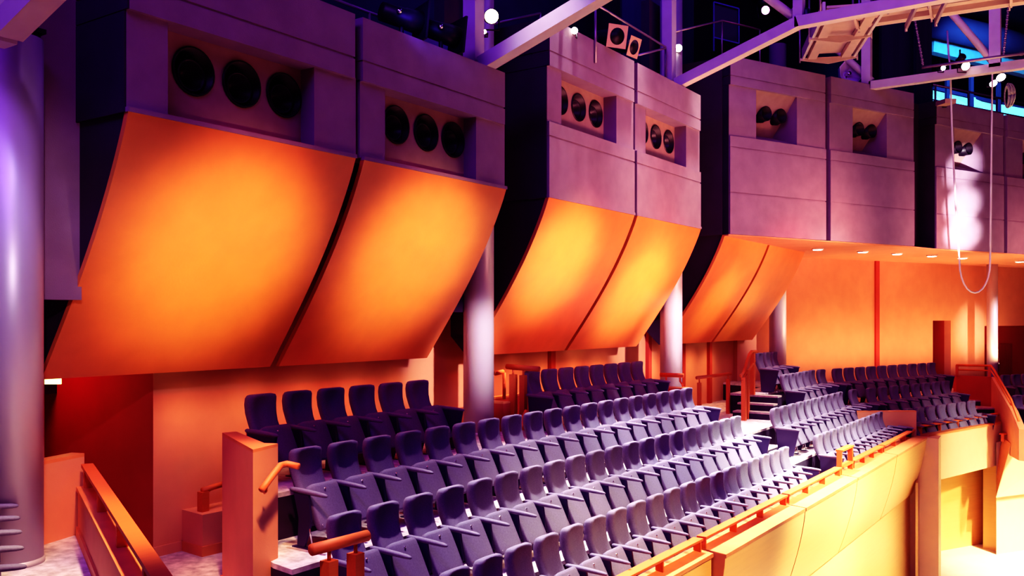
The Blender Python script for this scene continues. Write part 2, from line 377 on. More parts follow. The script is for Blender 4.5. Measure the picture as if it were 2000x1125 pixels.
# downlights in the soffit
for i, (x, y) in enumerate(((1597, 487), (1685, 492), (1752, 496), (1820, 500), (1880, 504), (1992, 511))):
    p = PZ(x, y, 1.85)
    t = thing('downlight', p, 'round recessed downlight in the soffit, %s from the left' % ORD[i], 'downlight', 'downlights under the far gallery')
    r = MB(); r.loft([[(p[0] + .16 * math.cos(k * PI / 12), p[1] + .16 * math.sin(k * PI / 12), p[2] + .02) for k in range(24)], [(p[0] + .15 * math.cos(k * PI / 12), p[1] + .15 * math.sin(k * PI / 12), p[2] - .015) for k in range(24)]]); r.build('trim_ring', 'white', t)
    r = MB(); r.loft([[(p[0] + .125 * math.cos(k * PI / 12), p[1] + .125 * math.sin(k * PI / 12), p[2] - .015) for k in range(24)], [(p[0] + .11 * math.cos(k * PI / 12), p[1] + .11 * math.sin(k * PI / 12), p[2] - .022) for k in range(24)]]); r.build('lens', 'e_white', t)

# ------------------------------------------------------------------ columns
def column(n, t, r, z0, z1, label, cap=False):
    o = thing('column', (n, t, z0), label, 'column', 'silver columns along the side wall')
    MB().tube((n, t, z0), (n, t, z1), r, n=48).build('shaft', 'column', o)
    MB().tube((n, t, z0), (n, t, z0 + .05), r + .012, n=48).build('base_ring', 'column', o)
    if cap:
        b = MB().tube((n, t, z1), (n, t, z1 + .05), r * .9, n=32); b.box((n - .2, t - .2, z1 + .05), (n + .2, t + .2, z1 + .09)); b.build('cap_plate', 'black', o)
column(-8.27, 4.07, .25, -2.2, 2.52, 'wide silver column at the left edge of the photo beside armrests', True)
column(-8.54, 11.42, .243, R1, 6.0, 'silver column rising behind the second row between two glowing boxes')
column(-8.35, 18.25, .243, R2, 7.0, 'silver column beside the short red handrail at the cross aisle')
column(-8.52, 26.0, .243, R1, 8.0, 'silver column behind the few dark seats near the far corner')
p5 = cam2(938 / F * 31, 31); column(p5[0], p5[1], .175, -2.9, 1.9, 'thin bright column before the pair of doors in the back wall')
p6 = PZ(1938, 500, 2)
tag(MB().tube((*PZ(1938, 485, 1.95)[:2], 1.95), (*PZ(1938, 485, 1.95)[:2], 5.0), .001).build('hanging_wire', 'white'), 'thin white wire hanging before the far right box', 'wire')

# ------------------------------------------------------------------ theatre seats
def seat_proto():
    root = bpy.data.objects.new('theatre_seat', None); C.objects.link(root); root['_org'] = [0, 0, 0]
    # backrest: rings of front and back points at rising heights
    zz = [.20, .22, .30, .42, .55, .66, .76, .86, .93, .962, .972]
    xo = [.255, .25, .215, .155, .085, .03, .0, -.008, .0, .006, .004]
    ww = [.165, .19, .198, .20, .195, .192, .20, .205, .202, .188, .155]
    tt = [.3, .9, 1, 1.1, 1.15, 1.15, 1.2, 1.25, 1.2, .9, .4]
    wing = [.2, .5, .8, .9, .8, .9, 1.5, 1.7, 1.3, .6, .2]
    rings = []
    for z, x, w, t, g in zip(zz, xo, ww, tt, wing):
        fr_ = [(-1, 0), (-.93, .048), (-.72, .052), (-.4, .03), (0, .02), (.4, .03), (.72, .052), (.93, .048), (1, 0)]
        bk = [(.93, -.035), (.5, -.05), (0, -.055), (-.5, -.05), (-.93, -.035)]
        rr = []
        for y, d in fr_:
            base = .055
            dd = base + (d - base) * min(1.8, g) if abs(y) < .95 else d
            rr.append((x + dd * t, y * w, z))
        for y, d in bk: rr.append((x + d * t, y * w, z))
        rings.append(rr)
    MB().loft(rings).build('backrest', 'fabric', root)
    # tipped-up seat pan leaning with its underside to the front
    a = Vector((.24, 0, .62)); c = Vector((.465, 0, .19)); d = (c - a).normalized(); nrm = Vector((-d.z, 0, d.x))
    if nrm.x < 0: nrm = -nrm
    rings = []
    L = (c - a).length
    for s, th, w in ((0, .02, .14), (.012, .055, .195), (.04, .085, .213), (.10, .105, .218), (.25, .11, .218), (.38, .10, .216), (L - .02, .08, .213), (L, .05, .20)):
        o = a + d * s; k = []
        for y, q in ((-1, .15), (-1, .85), (-.93, 1), (.93, 1), (1, .85), (1, .15), (.9, -.0), (.5, -.12), (-.5, -.12), (-.9, 0)):
            v = o + nrm * (.02 - th + q * th); k.append((v.x, y * w, v.z))
        rings.append(k)
    pan = MB().loft(rings).build('seat_pan', 'fabric2', root)
    v = a + d * .075 + nrm * .022
    MB().tube(tuple(v - nrm * .01), tuple(v + nrm * .008), .011, n=10).build('screw', 'chrome', pan)
    u = a + d * (L - .05) + nrm * .02
    b = MB()
    for y in (-.19, .19): b = MB(); b.tube((u.x, y, u.z), (u.x + .012, y, u.z), .009, n=8); b.build('hinge_bolt', 'chrome', pan)
    return root
def arm_meshes():
    b = MB(); rings = []
    for x, w, h, z in ((.09, .018, .03, .585), (.11, .027, .05, .583), (.25, .030, .056, .58), (.45, .029, .052, .572), (.57, .026, .044, .566), (.61, .019, .03, .563), (.622, .008, .012, .562)):
        rings.append([(x, w * math.cos(g * PI / 6), z + h / 2 * math.sin(g * PI / 6)) for g in range(12)])
    b.loft(rings)
    arm = b.mesh('armrest'); arm.materials.append(M['fabric2'])
    b = MB(); b.extr([(.20, -.014, .0), (.30, -.014, 0), (.40, -.014, .28), (.36, -.014, .565), (.14, -.014, .575), (.22, -.014, .3)], (0, .028, 0))
    b.box((.14, -.03, 0), (.42, .03, .012))
    leg = b.mesh('standard'); leg.materials.append(M['steel'])
    b = MB(); b.tube((.41, 0, .02), (.33, 0, .40), .009, n=8); strut = b.mesh('strut'); strut.materials.append(M['chrome'])
    b = MB(); b.extr([(.16, -.02, .02), (.48, -.02, .02), (.60, -.02, .55), (.12, -.02, .57)], (0, .04, 0))
    end = b.mesh('end_panel', .012, 2); end.materials.append(M['steel'])
    return arm, leg, strut, end
PROTO = seat_proto(); ARM, LEG, STRUT, ENDP = arm_meshes()
def child(name, me, root, y):
    o = bpy.data.objects.new(name, me); C.objects.link(o); o.parent = root; o.location = (0, y, 0); return o
def seat_kind(left, right):                       # seats share armrests; row ends carry an end panel
    r = dup(PROTO)
    for y, kind in ((-.277, left), (.277, right)):
        if not kind: continue
        child('armrest', ARM, r, y); l = child('standard', LEG, r, y); child('strut', STRUT, l, 0)
        if kind == 2: child('end_panel', ENDP, r, y)
    return r
KINDS = {}
NSEAT = [0]
def place_seat(n, t, zfloor, rot, label, group, left=0, right=1):
    key = (left, right)
    if key not in KINDS: KINDS[key] = seat_kind(left, right); o = KINDS[key]
    else: o = dup(KINDS[key])
    o.location = (n, t, zfloor + CZ); o.rotation_euler = (0, 0, rot)
    tag(o, label, 'seat', group); NSEAT[0] += 1
    return o
def row(pts, zf, rot, where, group, ends=(1, 2), tone='violet-blue'):
    N = len(pts)
    for i, (n, t) in enumerate(pts):
        lb = '%s theatre seat, %s from left in %s' % (tone, ORD[i], where)
        place_seat(n, t, zf, rot if not callable(rot) else rot(i), lb, group, ends[0] if i == 0 else 0, ends[1] if i == N - 1 else 1)
G = 'tip-up theatre seats'
row([(-8.25, 6.84 + .55 * i) for i in range(6)], R1, 0, 'the back row under nearest orange panels', G, (2, 2), 'near-black blue')
row([(-8.25, 12.5 + .553 * i) for i in range(8)], R1, 0, 'dark back row between second and third columns', G, (2, 2), 'near-black blue')
row([(-7.22, 6.58 + .55 * i) for i in range(19)], R2, 0, 'near block\'s second row from back', G)
row([(-6.30, 6.24 + .55 * i) for i in range(20)], R3, 0, 'near block\'s third row from back', G)
row([(-5.36, 6.22 + .55 * i) for i in range(20)], R4, 0, 'near block\'s front row along railing', G)
# beyond the cross aisle
t0 = Tn(1482, -7.75); row([(-7.75, t0 + .55 * i) for i in range(3)], R1, 0, 'the short dark row before far column', G, (2, 2), 'near-black blue')
t0 = Tn(1531.5, -7.0); row([(-7.0, t0 + .56 * i) for i in range(5)], R2, 0, 'the short back row beside aisle steps', G, (2, 1))
t0 = Tn(1513, -6.2); row([(-6.2, t0 + .56 * i) for i in range(10)], R3, 0, 'the middle row right of cross aisle', G, (2, 1))
t0 = Tn(1597, -5.36); row([(-5.36, t0 + .55 * i) for i in range(11)], R4, 0, 'the front row left of orange partition', G, (2, 2))
def line(p0, p1, k): return [(p0[0] + (p1[0] - p0[0]) * i / (k - 1), p0[1] + (p1[1] - p0[1]) * i / (k - 1)) for i in range(k)]
for a, c_, k, z, w in (((1634.6, 721), (1818, 709.5), 10, -1.39, 'the farthest row against back wall'), ((1700, 759), (1846, 745), 8, -1.91, 'middle row facing us at far corner'),
                    ((1750, 802), (1896, 784), 8, -2.43, 'far front row behind orange partition')):
    p0, p1 = PZ(*a, z), PZ(*c_, z)
    ph = math.atan2(p1[0] - p0[0], p1[1] - p0[1])
    row(line(p0[:2], p1[:2], k), {-1.39: R2, -1.91: R3, -2.43: R4}[z], -ph, w, G, (2, 2))
p = PZ(1603, 723, -1.39); place_seat(p[0], p[1], R2, -PH / 2, 'single violet-blue tip-up seat at the bend of the farthest row', G, 2, 2)
p = PZ(1665, 762, -1.91); place_seat(p[0], p[1], R3, -PH / 2, 'single violet-blue tip-up seat at the bend of the middle row', G, 2, 2)
# block at the far right beyond the stair
for a, c_, k, z, w in (((1963, 733), (2022, 729.5), 4, -1.91, 'rear row beyond far right stair'), ((1986, 773), (2046, 768), 4, -2.43, 'nearer row beyond far right stair')):
    p0, p1 = PZ(*a, z), PZ(*c_, z)
    d = (math.sin(math.radians(27)), math.cos(math.radians(27)))
    row([(p0[0] + d[0] * .57 * i, p0[1] + d[1] * .57 * i) for i in range(k)], z - .95, -math.radians(32), w, G, (2, 1), 'pale violet')
    struct(MB().prism([(p0[0] - .55 - d[0], p0[1] - d[1]), (p0[0] - .55 + 4 * d[0], p0[1] + 4 * d[1]), (p0[0] + .9 + 4 * d[0], p0[1] - .3 + 4 * d[1]), (p0[0] + .9 - d[0], p0[1] - .3 - d[1])], z - 1.5, z - .95).build('floor_tier', 'carpet'))
# five seats at the left edge, facing right
a0, a1 = PZ(36, 986, -1.63), PZ(52, 1104, -1.63); fx = (.428, .904)
for i in range(5):
    n = a0[0] + (a1[0] - a0[0]) * i / 4 - fx[0] * .62 ; t = a0[1] + (a1[1] - a0[1]) * i / 4 - fx[1] * .62
    n += -(-fx[1]) * .277; t += -fx[0] * .277
    place_seat(n, t, -2.2, math.atan2(fx[1], fx[0]), 'violet seat at the left edge, %s down the column of armrests' % ORD[i], G, 0 if i < 4 else 1, 1)
for o in list(PROTO.children_recursive): bpy.data.objects.remove(o)
bpy.data.objects.remove(PROTO)

# ------------------------------------------------------------------ steps
def step(poly, z0, z1, label):
    o = thing('step', (poly[0][0], poly[0][1], z0), label, 'step', 'steps between the tiers')
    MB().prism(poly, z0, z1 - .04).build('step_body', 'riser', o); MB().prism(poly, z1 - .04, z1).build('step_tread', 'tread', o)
step([(E23, 17.05), (E23, 18.25), (-5.98, 18.25), (-5.98, 17.05)], R3, R3 + .26, 'pale half step in the cross aisle, the upper of two')
step([(E34, 17.05), (E34, 18.25), (-5.08, 18.25), (-5.08, 17.05)], R4, R4 + .26, 'pale half step in the cross aisle, the lower of two')
for i in range(3):
    step([(-7.72, 20.3 + .3 * i), (-6.85, 20.3 + .3 * i), (-6.85, 20.6 + .3 * i if i < 2 else 21.2), (-7.72, 20.6 + .3 * i if i < 2 else 21.2)], R2, R2 + .17 * (i + 1), 'dark carpeted step beside the red handrail below the dark seats, %s from the bottom' % ORD[i])
step([(-6.75, 5.1), (-6.75, 5.72), (E23, 5.68), (-6.0, 5.4), (-6.1, 4.9)], R3, R3 + .26, 'dark step with a pale edge at the foot of the orange end wall')
for i, (x0, y0, x1, yb, Y) in enumerate(((1868, 768, 1923, 783, 28.6), (1885, 782, 1935, 797, 27.9), (1890, 797, 1945, 812, 27.2))):
    q = [P(x0, y0, Y), P(x1, y0, Y), P(x1 + 6, y0, Y + .7), P(x0 + 6, y0, Y + .7)]
    zt = q[0][2]
    step([(v[0], v[1]) for v in q], zt - .2, zt, 'far dark step with bright tread beside the red stair wall, %s from the top' % ORD[i])

# ------------------------------------------------------------------ low walls and end walls
ZP = -1.22
pw = [PZ(434, 845, ZP)[:2], PZ(494, 878, ZP)[:2], PZ(543, 866, ZP)[:2], PZ(516, 865, ZP)[:2], PZ(462, 843, ZP)[:2]]
o = thing('end_wall', (pw[1][0], pw[1][1], R3), 'orange end wall with slanted top at the left end of the rows', 'end wall')
MB().prism(pw, R3, ZP - .03).build('wall_body', 'wall', o)
MB().prism(pw, ZP - .03, ZP).build('top_cap', 'cap', o)
d = Vector((pw[1][0] - pw[0][0], pw[1][1] - pw[0][1], 0)).normalized(); nn = Vector((d.y, -d.x, 0))
if nn.y > 0: nn = -nn
q = [Vector((*pw[0], 0)), Vector((*pw[1], 0)), Vector((*pw[1], 0)) + nn * .02, Vector((*pw[0], 0)) + nn * .02]
MB().prism([(v.x, v.y) for v in q], R3, R3 + .12).build('base_strip', 'cap', o)
# handrail on the end wall
Yh = 8.15
pts = [P(511, 957, Yh - .05), P(530, 932, Yh + .1), P(548, 909, Yh + .25), P(560, 906, Yh + .4), P(583, 911, Yh + .35)]
o = thing('handrail', P(530, 985, Yh), 'bent round red handrail fixed to the front of the orange end wall', 'handrail', 'red wooden handrails')
MB().path(pts, .032).build('rail_bar', 'rail', o)
b = MB(); a_ = Vector(P(520, 945, Yh)); e_ = Vector(P(517, 962, Yh + .2)); b.path([tuple(a_), tuple(a_ - Vector((0, 0, .06))), tuple(e_)], .014); b.build('bracket', 'rail', o)
# low block with stub rail against the wall
o = thing('low_block', (-9.4, 7.0, R3), 'small orange block by the wall below a stub of handrail', 'block')
b0, b1 = PZ(357, 1076, R3), PZ(391, 1083, R3)
MB().prism([(WN, 6.78), (-9.18, 6.74), (-9.12, 8.2), (WN, 8.2)], R3, -2.36).build('block_body', 'wall', o)
MB().prism([(WN, 6.76), (-9.16, 6.72), (-9.1, 8.2), (WN, 8.2)], R3, R3 + .12).build('base_strip', 'cap', o)
o = thing('handrail', PN(398, 998, -9.35), 'short red handrail stub on one post standing on the low block', 'handrail', 'red wooden handrails')
v = PN(395, 958, -9.35); w = PN(440, 944, -9.35); MB().tube(v, w, .035).build('rail_bar', 'rail', o)
v = PN(397, 998, -9.35); MB().box((v[0] - .05, v[1] - .05, -2.36), (v[0] + .05, v[1] + .05, -2.12)).build('post', 'rail', o)
v2 = PN(409, 956, -9.35); MB().path([(v[0], v[1] + .03, -2.14), (v2[0], v2[1], -2.12), (v2[0], v2[1], v2[2])], .018).build('bracket', 'rail', o)
# ledge behind the back row
def lowwall(poly, z0, z1, label, m='redwall'):
    o = thing('low_wall', (poly[0][0], poly[0][1], z0), label, 'low wall', 'low walls behind the rows')
    MB().prism(poly, z0, z1 - .03).build('wall_body', m, o); MB().prism(poly, z1 - .03, z1).build('top_cap', 'cap', o)
lowwall([(-9.2, 7.4), (-9.05, 7.4), (-9.05, 11.3), (-9.2, 11.3)], R3, -1.41, 'low red ledge wall with bright top behind the six dark seats')
lowwall([(-9.2, 11.9), (-8.4, 11.9), (-8.4, 12.1), (-9.05, 12.1), (-9.05, 17.0), (-9.2, 17.0)], R3, -1.36, 'low red ledge wall right of the second column behind the dark seats')
lowwall([(-8.25, 17.0), (-7.45, 17.0), (-7.45, 17.18), (-8.25, 17.18)], R2, -1.41, 'dark red end wall under the bracketed handrail by the third column')
# partition between far front rows
v0, v1 = P(1664, 803, 23.2), P(1790, 807.5, 23.3)
o = thing('partition', (*v0[:2], R4), 'orange partition between the two far front rows', 'partition')
dv = Vector((v1[0] - v0[0], v1[1] - v0[1], 0)).normalized(); nv = Vector((-dv.y, dv.x, 0)) * .12
MB().prism([v0[:2], v1[:2], (v1[0] + nv.x, v1[1] + nv.y), (v0[0] + nv.x, v0[1] + nv.y)], R4, v0[2] - .03).build('wall_body', 'wall', o)
MB().prism([v0[:2], v1[:2], (v1[0] + nv.x, v1[1] + nv.y), (v0[0] + nv.x, v0[1] + nv.y)], v0[2] - .03, v0[2]).build('top_cap', 'cap', o)
# left parapet with flat rail
E = Vector((.905, -.425, 0)); Q = Vector((.425, .905, 0)); S0 = Vector((-8.75, 4.95, 0))
def pe(s, w, z): v = S0 + E * s + Q * w; return (v.x, v.y, z)
def pbox(mb, s0, s1, w0, w1, z0, z1): return mb.hexa([pe(s0, w0, z0), pe(s1, w0, z0), pe(s1, w1, z0), pe(s0, w1, z0), pe(s0, w0, z1), pe(s1, w0, z1), pe(s1, w1, z1), pe(s0, w1, z1)])
o = thing('parapet', pe(2.5, .1, R3), 'orange parapet with flat rail on posts running towards us at lower left', 'parapet')
pbox(MB(), 0, 6.2, 0, .26, R3, -1.74).build('parapet_wall', 'wall', o)
pbox(MB(), -.02, 6.2, -.015, .275, -1.74, -1.70).build('top_cap', 'cap', o)
pbox(MB(), 0, 6.2, -.02, 0, -2.2, -2.1).build('base_strip', 'cap', o)
pbox(MB(), -.02, 6.2, .03, .14, -1.51, -1.475).build('flat_rail', 'rail', o)
for s in (.05, 1.35, 2.75, 4.1):
    pbox(MB(), s, s + .07, .045, .125, -1.70, -1.51).build('post', 'rail', o)
# low partition before the passage
qd = Vector((-.31, .95, 0)); s0 = Vector((-8.86, 5.08, 0)); nq = Vector((-.95, -.31, 0)) * .16
def lp(k, w): v = s0 - qd * k + nq * w; return (v.x, v.y)
o = thing('low_wall', (*lp(.5, 0), -2.2), 'low orange wall with a shadow across it right of the left column', 'low wall', 'low walls behind the rows')
MB().prism([lp(0, 0), lp(1.1, 0), lp(1.1, 1), lp(0, 1)], R3, -1.42).build('wall_body', 'wall', o)
MB().prism([lp(0, 0), lp(1.1, 0), lp(1.1, 1), lp(0, 1)], -1.42, -1.385).build('top_cap', 'cap', o)

# ------------------------------------------------------------------ handrails on posts
def newel(label, a, c, posts, zf, r=.045, pw_=.05):
    o = thing('handrail', (a[0], a[1], zf), label, 'handrail', 'red wooden handrails')
    MB().tube(a, c, r, n=20).build('rail_bar', 'rail', o)
    for f in posts:
        v = Vector(a).lerp(Vector(c), f)
        p_ = MB().box((v.x - pw_, v.y - pw_, zf), (v.x + pw_, v.y + pw_, v.z - .12)).build('post', 'rail', o)
        MB().tube((v.x, v.y, v.z - .13), (v.x, v.y, v.z - .02), .016).build('spigot', 'rail', p_)
    return o
newel('thick orange round handrail on two square posts at the bottom left corner', P(609, 1074, 7.12), P(717, 1046, 7.6), (.3, .78), R4, .048, .052)
newel('red round handrail on two posts right of the second column', P(990, 716, 15.0), P(1053, 721, 14.6), (.2, .52), R1)
a, c_ = P(1290, 732, 18.7), P(1335, 733.5, 18.45)
o = thing('handrail', (a[0], a[1], -1.41), 'red round handrail on two curved brackets by the third column', 'handrail', 'red wooden handrails')
MB().tube(a, c_, .045, n=20).build('rail_bar', 'rail', o)
for f in (.25, .85):
    v = Vector(a).lerp(Vector(c_), f); MB().path([(v.x, v.y, v.z), (v.x, v.y, v.z - .12), (v.x + .06, v.y - .02, v.z - .18), (v.x + .06, v.y, -1.42)], .018).build('bracket', 'rail', o)
newel('tall thin guard rail before the back wall across the aisle', P(1361, 738, 20.7), P(1427, 730, 22.1), (.07, .92), R2, .04, .04)
v = P(1029, 803, 14.2); w = P(1008, 848, 13.9)
o = thing('handrail', (w[0], w[1], R1), 'short sloping red handrail below the second column handrail', 'handrail', 'red wooden handrails')
MB().tube(v, w, .04, n=18).build('rail_bar', 'rail', o); m_ = Vector(v).lerp(Vector(w), .6); MB().tube(tuple(m_), (m_.x, m_.y, R2), .022).build('post', 'rail', o)
# stair rail by the dark steps
o = thing('handrail', (-7.8, 20.2, R2), 'sloping red stair handrail with posts beside the dark steps', 'handrail', 'red wooden handrails')
MB().path([P(1447, 734, 20.5), P(1452, 730, 20.6), P(1464, 692, 21.3), P(1468, 687, 21.4), P(1478, 687, 21.6)], .04).build('rail_bar', 'rail', o)
for x, y0, y1, Y in ((1453, 737, 817, 20.55), (1459, 722, 806, 20.9), (1470, 690, 792, 21.5)):
    v, w = P(x, y0, Y), P(x, y1, Y); MB().box((v[0] - .05, v[1] - .05, R2), (v[0] + .05, v[1] + .05, v[2])).build('post', 'rail', o)
MB().path([P(1450, 745, 20.5), P(1474, 705, 21.6)], .025).build('lower_bar', 'rail', o)
# wall rail stub right of the second column
v = PN(967, 729, -9.0); w = PN(982, 726, -9.0)
o = thing('handrail', (w[0], w[1], -1.4), 'short dark handrail stub just right of the second column', 'handrail', 'red wooden handrails')
MB().tube(v, w, .04).build('rail_bar', 'rail', o); MB().tube((v[0] + .05, v[1] + .2, v[2]), (v[0] + .05, v[1] + .2, -1.4), .03).build('post', 'rail', o)

# ------------------------------------------------------------------ front balustrade panels and flat rails
NI = -4.6
JT = [7.6, 11.19, 14.69, 18.06, 21.6, 25.3]
names = ['plain balustrade panel nearest the bottom edge', 'broad maple balustrade panel with a bare slanted left end', 'white-hot maple balustrade panel below the raised rail loop', 'maple balustrade panel right of the raised rail loop', 'last maple balustrade panel before the orange pier']
def bprof(k, n=10):
    f = k / n; return (-4.36 - .36 * f ** 1.5, -3.08 - 1.5 * f)
for i in range(5):
    t0, t1 = JT[i] + (.02 if i else 0), JT[i + 1] - .02
    o = thing('balustrade_panel', (-4.6, (t0 + t1) / 2, -4.6), names[i], 'balustrade', 'curved balustrade panels')
    b = MB(); sh = -.16 if i == 0 else 0
    b.hexa([(-4.80, t0, -3.35), (-4.35 + sh, t0, -3.13), (-4.35 + sh, t1, -3.13), (-4.80, t1, -3.35), (-4.80, t0, -3.04), (-4.35 + sh, t0, -3.08), (-4.35 + sh, t1, -3.08), (-4.80, t1, -3.04)])
    b.build('top_cap', 'cap', o)
    pr = [(x + sh, z) if i else (-4.54, z) for x, z in (bprof(k) for k in range(11))]
    ring = lambda t: [(x, t, z) for x, z in pr] + [(x - .06, t, z) for x, z in reversed(pr)]
    r0, r1 = ring(t0), ring(t1); m_ = len(r0); b = MB(); vs = r0 + r1
    b.add(vs, [(k, k + 1, m_ + k + 1, m_ + k) for k in range(10)] + [(k, k + 1, m_ + k + 1, m_ + k) for k in range(11, m_ - 1)], True)
    b.add(vs, [(10, 11, m_ + 11, m_ + 10), (m_ - 1, 0, m_, 2 * m_ - 1), tuple(range(m_)), tuple(range(2 * m_ - 1, m_ - 1, -1))])
    b.build('curved_face', 'wood', o)
    b = MB()
    if i:
        for t in (t0 + .001,): b.extr([(-4.8, t - .004, -3.06)] + [(x - .002, t - .004, z - .002) for x, z in pr] + [(-4.8, t - .004, -4.58)], (0, .03, 0))
        b.build('end_face', 'cap', o)
struct(MB().box((-4.95, 4.0, FLOOR), (-4.78, 25.4, -3.4)).build('wall_pit', 'wood'))
RT = [(7.6, 11.1), (11.2, 14.62), (14.72, 17.92), (18.95, 21.52), (21.62, 25.2)]
rl = ['nearest flat orange rail on short posts along the bottom edge', 'second flat orange rail from the bottom edge', 'flat orange rail just left of the raised square loop', 'flat orange rail just right of the raised square loop', 'bright flat orange rail before the bend of the balustrade']
for i, (t0, t1) in enumerate(RT):
    o = thing('flat_railing', (-4.69, (t0 + t1) / 2, -3.05), rl[i], 'railing', 'flat rails along the balustrade')
    MB().box((-4.76, t0, -2.92), (-4.62, t1, -2.885)).build('flat_rail', 'rail', o, .004, 1)
    n = 4
    for k in range(n):
        t = t0 + .02 + (t1 - t0 - .07) * k / (n - 1); MB().box((-4.74, t, -3.06), (-4.64, t + .03, -2.92)).build('post', 'rail', o)
o = thing('rail_loop', (-4.69, 18.4, -3.05), 'raised square loop of orange rail standing above the balustrade', 'railing')
MB().box((-4.76, 18.0, -2.60), (-4.62, 18.88, -2.565)).build('top_bar', 'rail', o)
for t in (18.0, 18.83): MB().box((-4.74, t, -3.05), (-4.64, t + .045, -2.60)).build('post', 'rail', o)
MB().box((-4.76, 18.05, -2.92), (-4.62, 18.83, -2.885)).build('lower_bar', 'rail', o)

# far parapet after the bend
K0 = cam2(10.7, 23.45); K1 = cam2(15.05, 27.1)
kd = Vector((K1[0] - K0[0], K1[1] - K0[1], 0)); KL = kd.length; kd.normalize(); km = Vector((kd.y, -kd.x, 0))
def kp(s, w, z): return (K0[0] + kd.x * s + km.x * w, K0[1] + kd.y * s + km.y * w, z)
def kbox(mb, s0, s1, w0, w1, z0, z1): return mb.hexa([kp(s0, w0, z0), kp(s0, w1, z0), kp(s1, w1, z0), kp(s1, w0, z0), kp(s0, w0, z1), kp(s0, w1, z1), kp(s1, w1, z1), kp(s1, w0, z1)])
o = thing('balustrade_panel', kp(KL / 2, 0, -4.3), 'flat pale balustrade panel after the bend over a yellow recess', 'balustrade', 'curved balustrade panels')
kbox(MB(), .1, KL + .0, -.2, .16, -3.09, -3.04).build('top_cap', 'cap', o)
kbox(MB(), .12, KL - .0, -.1, .13, -4.3, -3.09).build('flat_face', 'peach', o)
o = thing('flat_railing', kp(KL / 2, -.1, -3.05), 'far flat orange rail after the bend before the far seats', 'railing', 'flat rails along the balustrade')
kbox(MB(), .1, KL, -.17, -.03, -2.86, -2.825).build('flat_rail', 'rail', o)
for k in range(6): kbox(MB(), .15 + k * (KL - .25) / 5, .19 + k * (KL - .25) / 5, -.15, -.05, -3.05, -2.86).build('post', 'rail', o)
# pier at the bend, yellow recess, pier, next parapet
o = thing('pier', (*K0, FLOOR), 'tall pale orange pier at the bend of the balustrade', 'pier', 'piers of the stage pit')
q = [P(1770, 846, 23.6), P(1796, 846, 23.3), P(1833, 847, 23.0), P(1838, 847, 23.6), P(1776, 846, 24.4)]
MB().prism([v[:2] for v in q], FLOOR, -3.09).build('pier_body', 'peach', o)
q = [P(1762, 940, 23.2), P(1768, 940, 23.1), P(1768, 940, 23.9), P(1762, 940, 24.0)]
MB().prism([P(1788, 940, 22.9)[:2], P(1793, 940, 22.9)[:2], P(1793, 940, 23.4)[:2], P(1788, 940, 23.4)[:2]], FLOOR, -4.2).build('pier_strip', 'wood', o)
struct(MB().prism([P(1828, 900, 26.3)[:2], P(1922, 900, 27.3)[:2], P(1922, 900, 27.5)[:2], P(1828, 900, 26.5)[:2]], FLOOR, -3.2).build('wall_recess', 'wood'))
o = thing('pier', (*P(1932, 1000, 26.6)[:2], FLOOR), 'narrow yellow pier beside the yellow recess', 'pier', 'piers of the stage pit')
MB().prism([P(1920, 900, 26.7)[:2], P(1946, 900, 26.4)[:2], P(1950, 900, 27.4)[:2], P(1920, 900, 27.4)[:2]], FLOOR, -4.15).build('pier_body', 'wood', o)
o = thing('balustrade_panel', P(1980, 960, 25.5), 'sunlit balustrade panel cut by the right edge with a slanted dark end', 'balustrade', 'curved balustrade panels')
y0 = 25.4
tp = lambda x, y, Y: P(x, y, Y)
b = MB(); b.hexa([tp(1974, 872, y0), tp(2120, 850, y0 + 1.6), tp(2120, 838, y0 + 2.1), tp(1958, 860, y0 + .5), tp(1974, 866, y0), tp(2120, 844, y0 + 1.6), tp(2120, 832, y0 + 2.1), tp(1958, 855, y0 + .5)]); b.build('top_cap', 'cap', o)
b = MB(); b.hexa([tp(1945, 972, y0 + .35), tp(2120, 950, y0 + 2.0), tp(2120, 950, y0 + 2.1), tp(1945, 970, y0 + .5), tp(1974, 868, y0), tp(2120, 846, y0 + 1.6), tp(2120, 846, y0 + 1.75), tp(1972, 868, y0 + .2)]); b.build('slanted_face', 'peach', o)
b = MB(); b.add([tp(1958, 858, y0 + .5), tp(1975, 868, y0), tp(1946, 972, y0 + .35), tp(1946, 900, y0 + .8)], [(0, 1, 2, 3)]); b.build('end_face', 'cap', o)
b = MB().prism([tp(1946, 900, y0 + .6)[:2], tp(2120, 900, y0 + 2.2)[:2], tp(2120, 900, y0 + 2.4)[:2], tp(1946, 900, y0 + .8)[:2]], FLOOR, -3.6); b.build('lower_face', 'peach', o)
o = thing('flat_railing', tp(1970, 858, y0 + .3), 'flat orange rail cut off by the right edge', 'railing', 'flat rails along the balustrade')
b = MB(); b.bar(tp(1956, 848, y0 + .4), tp(2110, 826, y0 + 2.0), .14, .035); b.build('flat_rail', 'rail', o)
for x, Y in ((1958, .4), (1979, .6), (2003, .9)): b = MB(); v = tp(x, 849 - (x - 1956) * .143, y0 + Y); b.box((v[0] - .04, v[1] - .02, v[2] - .2), (v[0] + .04, v[1] + .02, v[2])); b.build('post', 'rail', o)

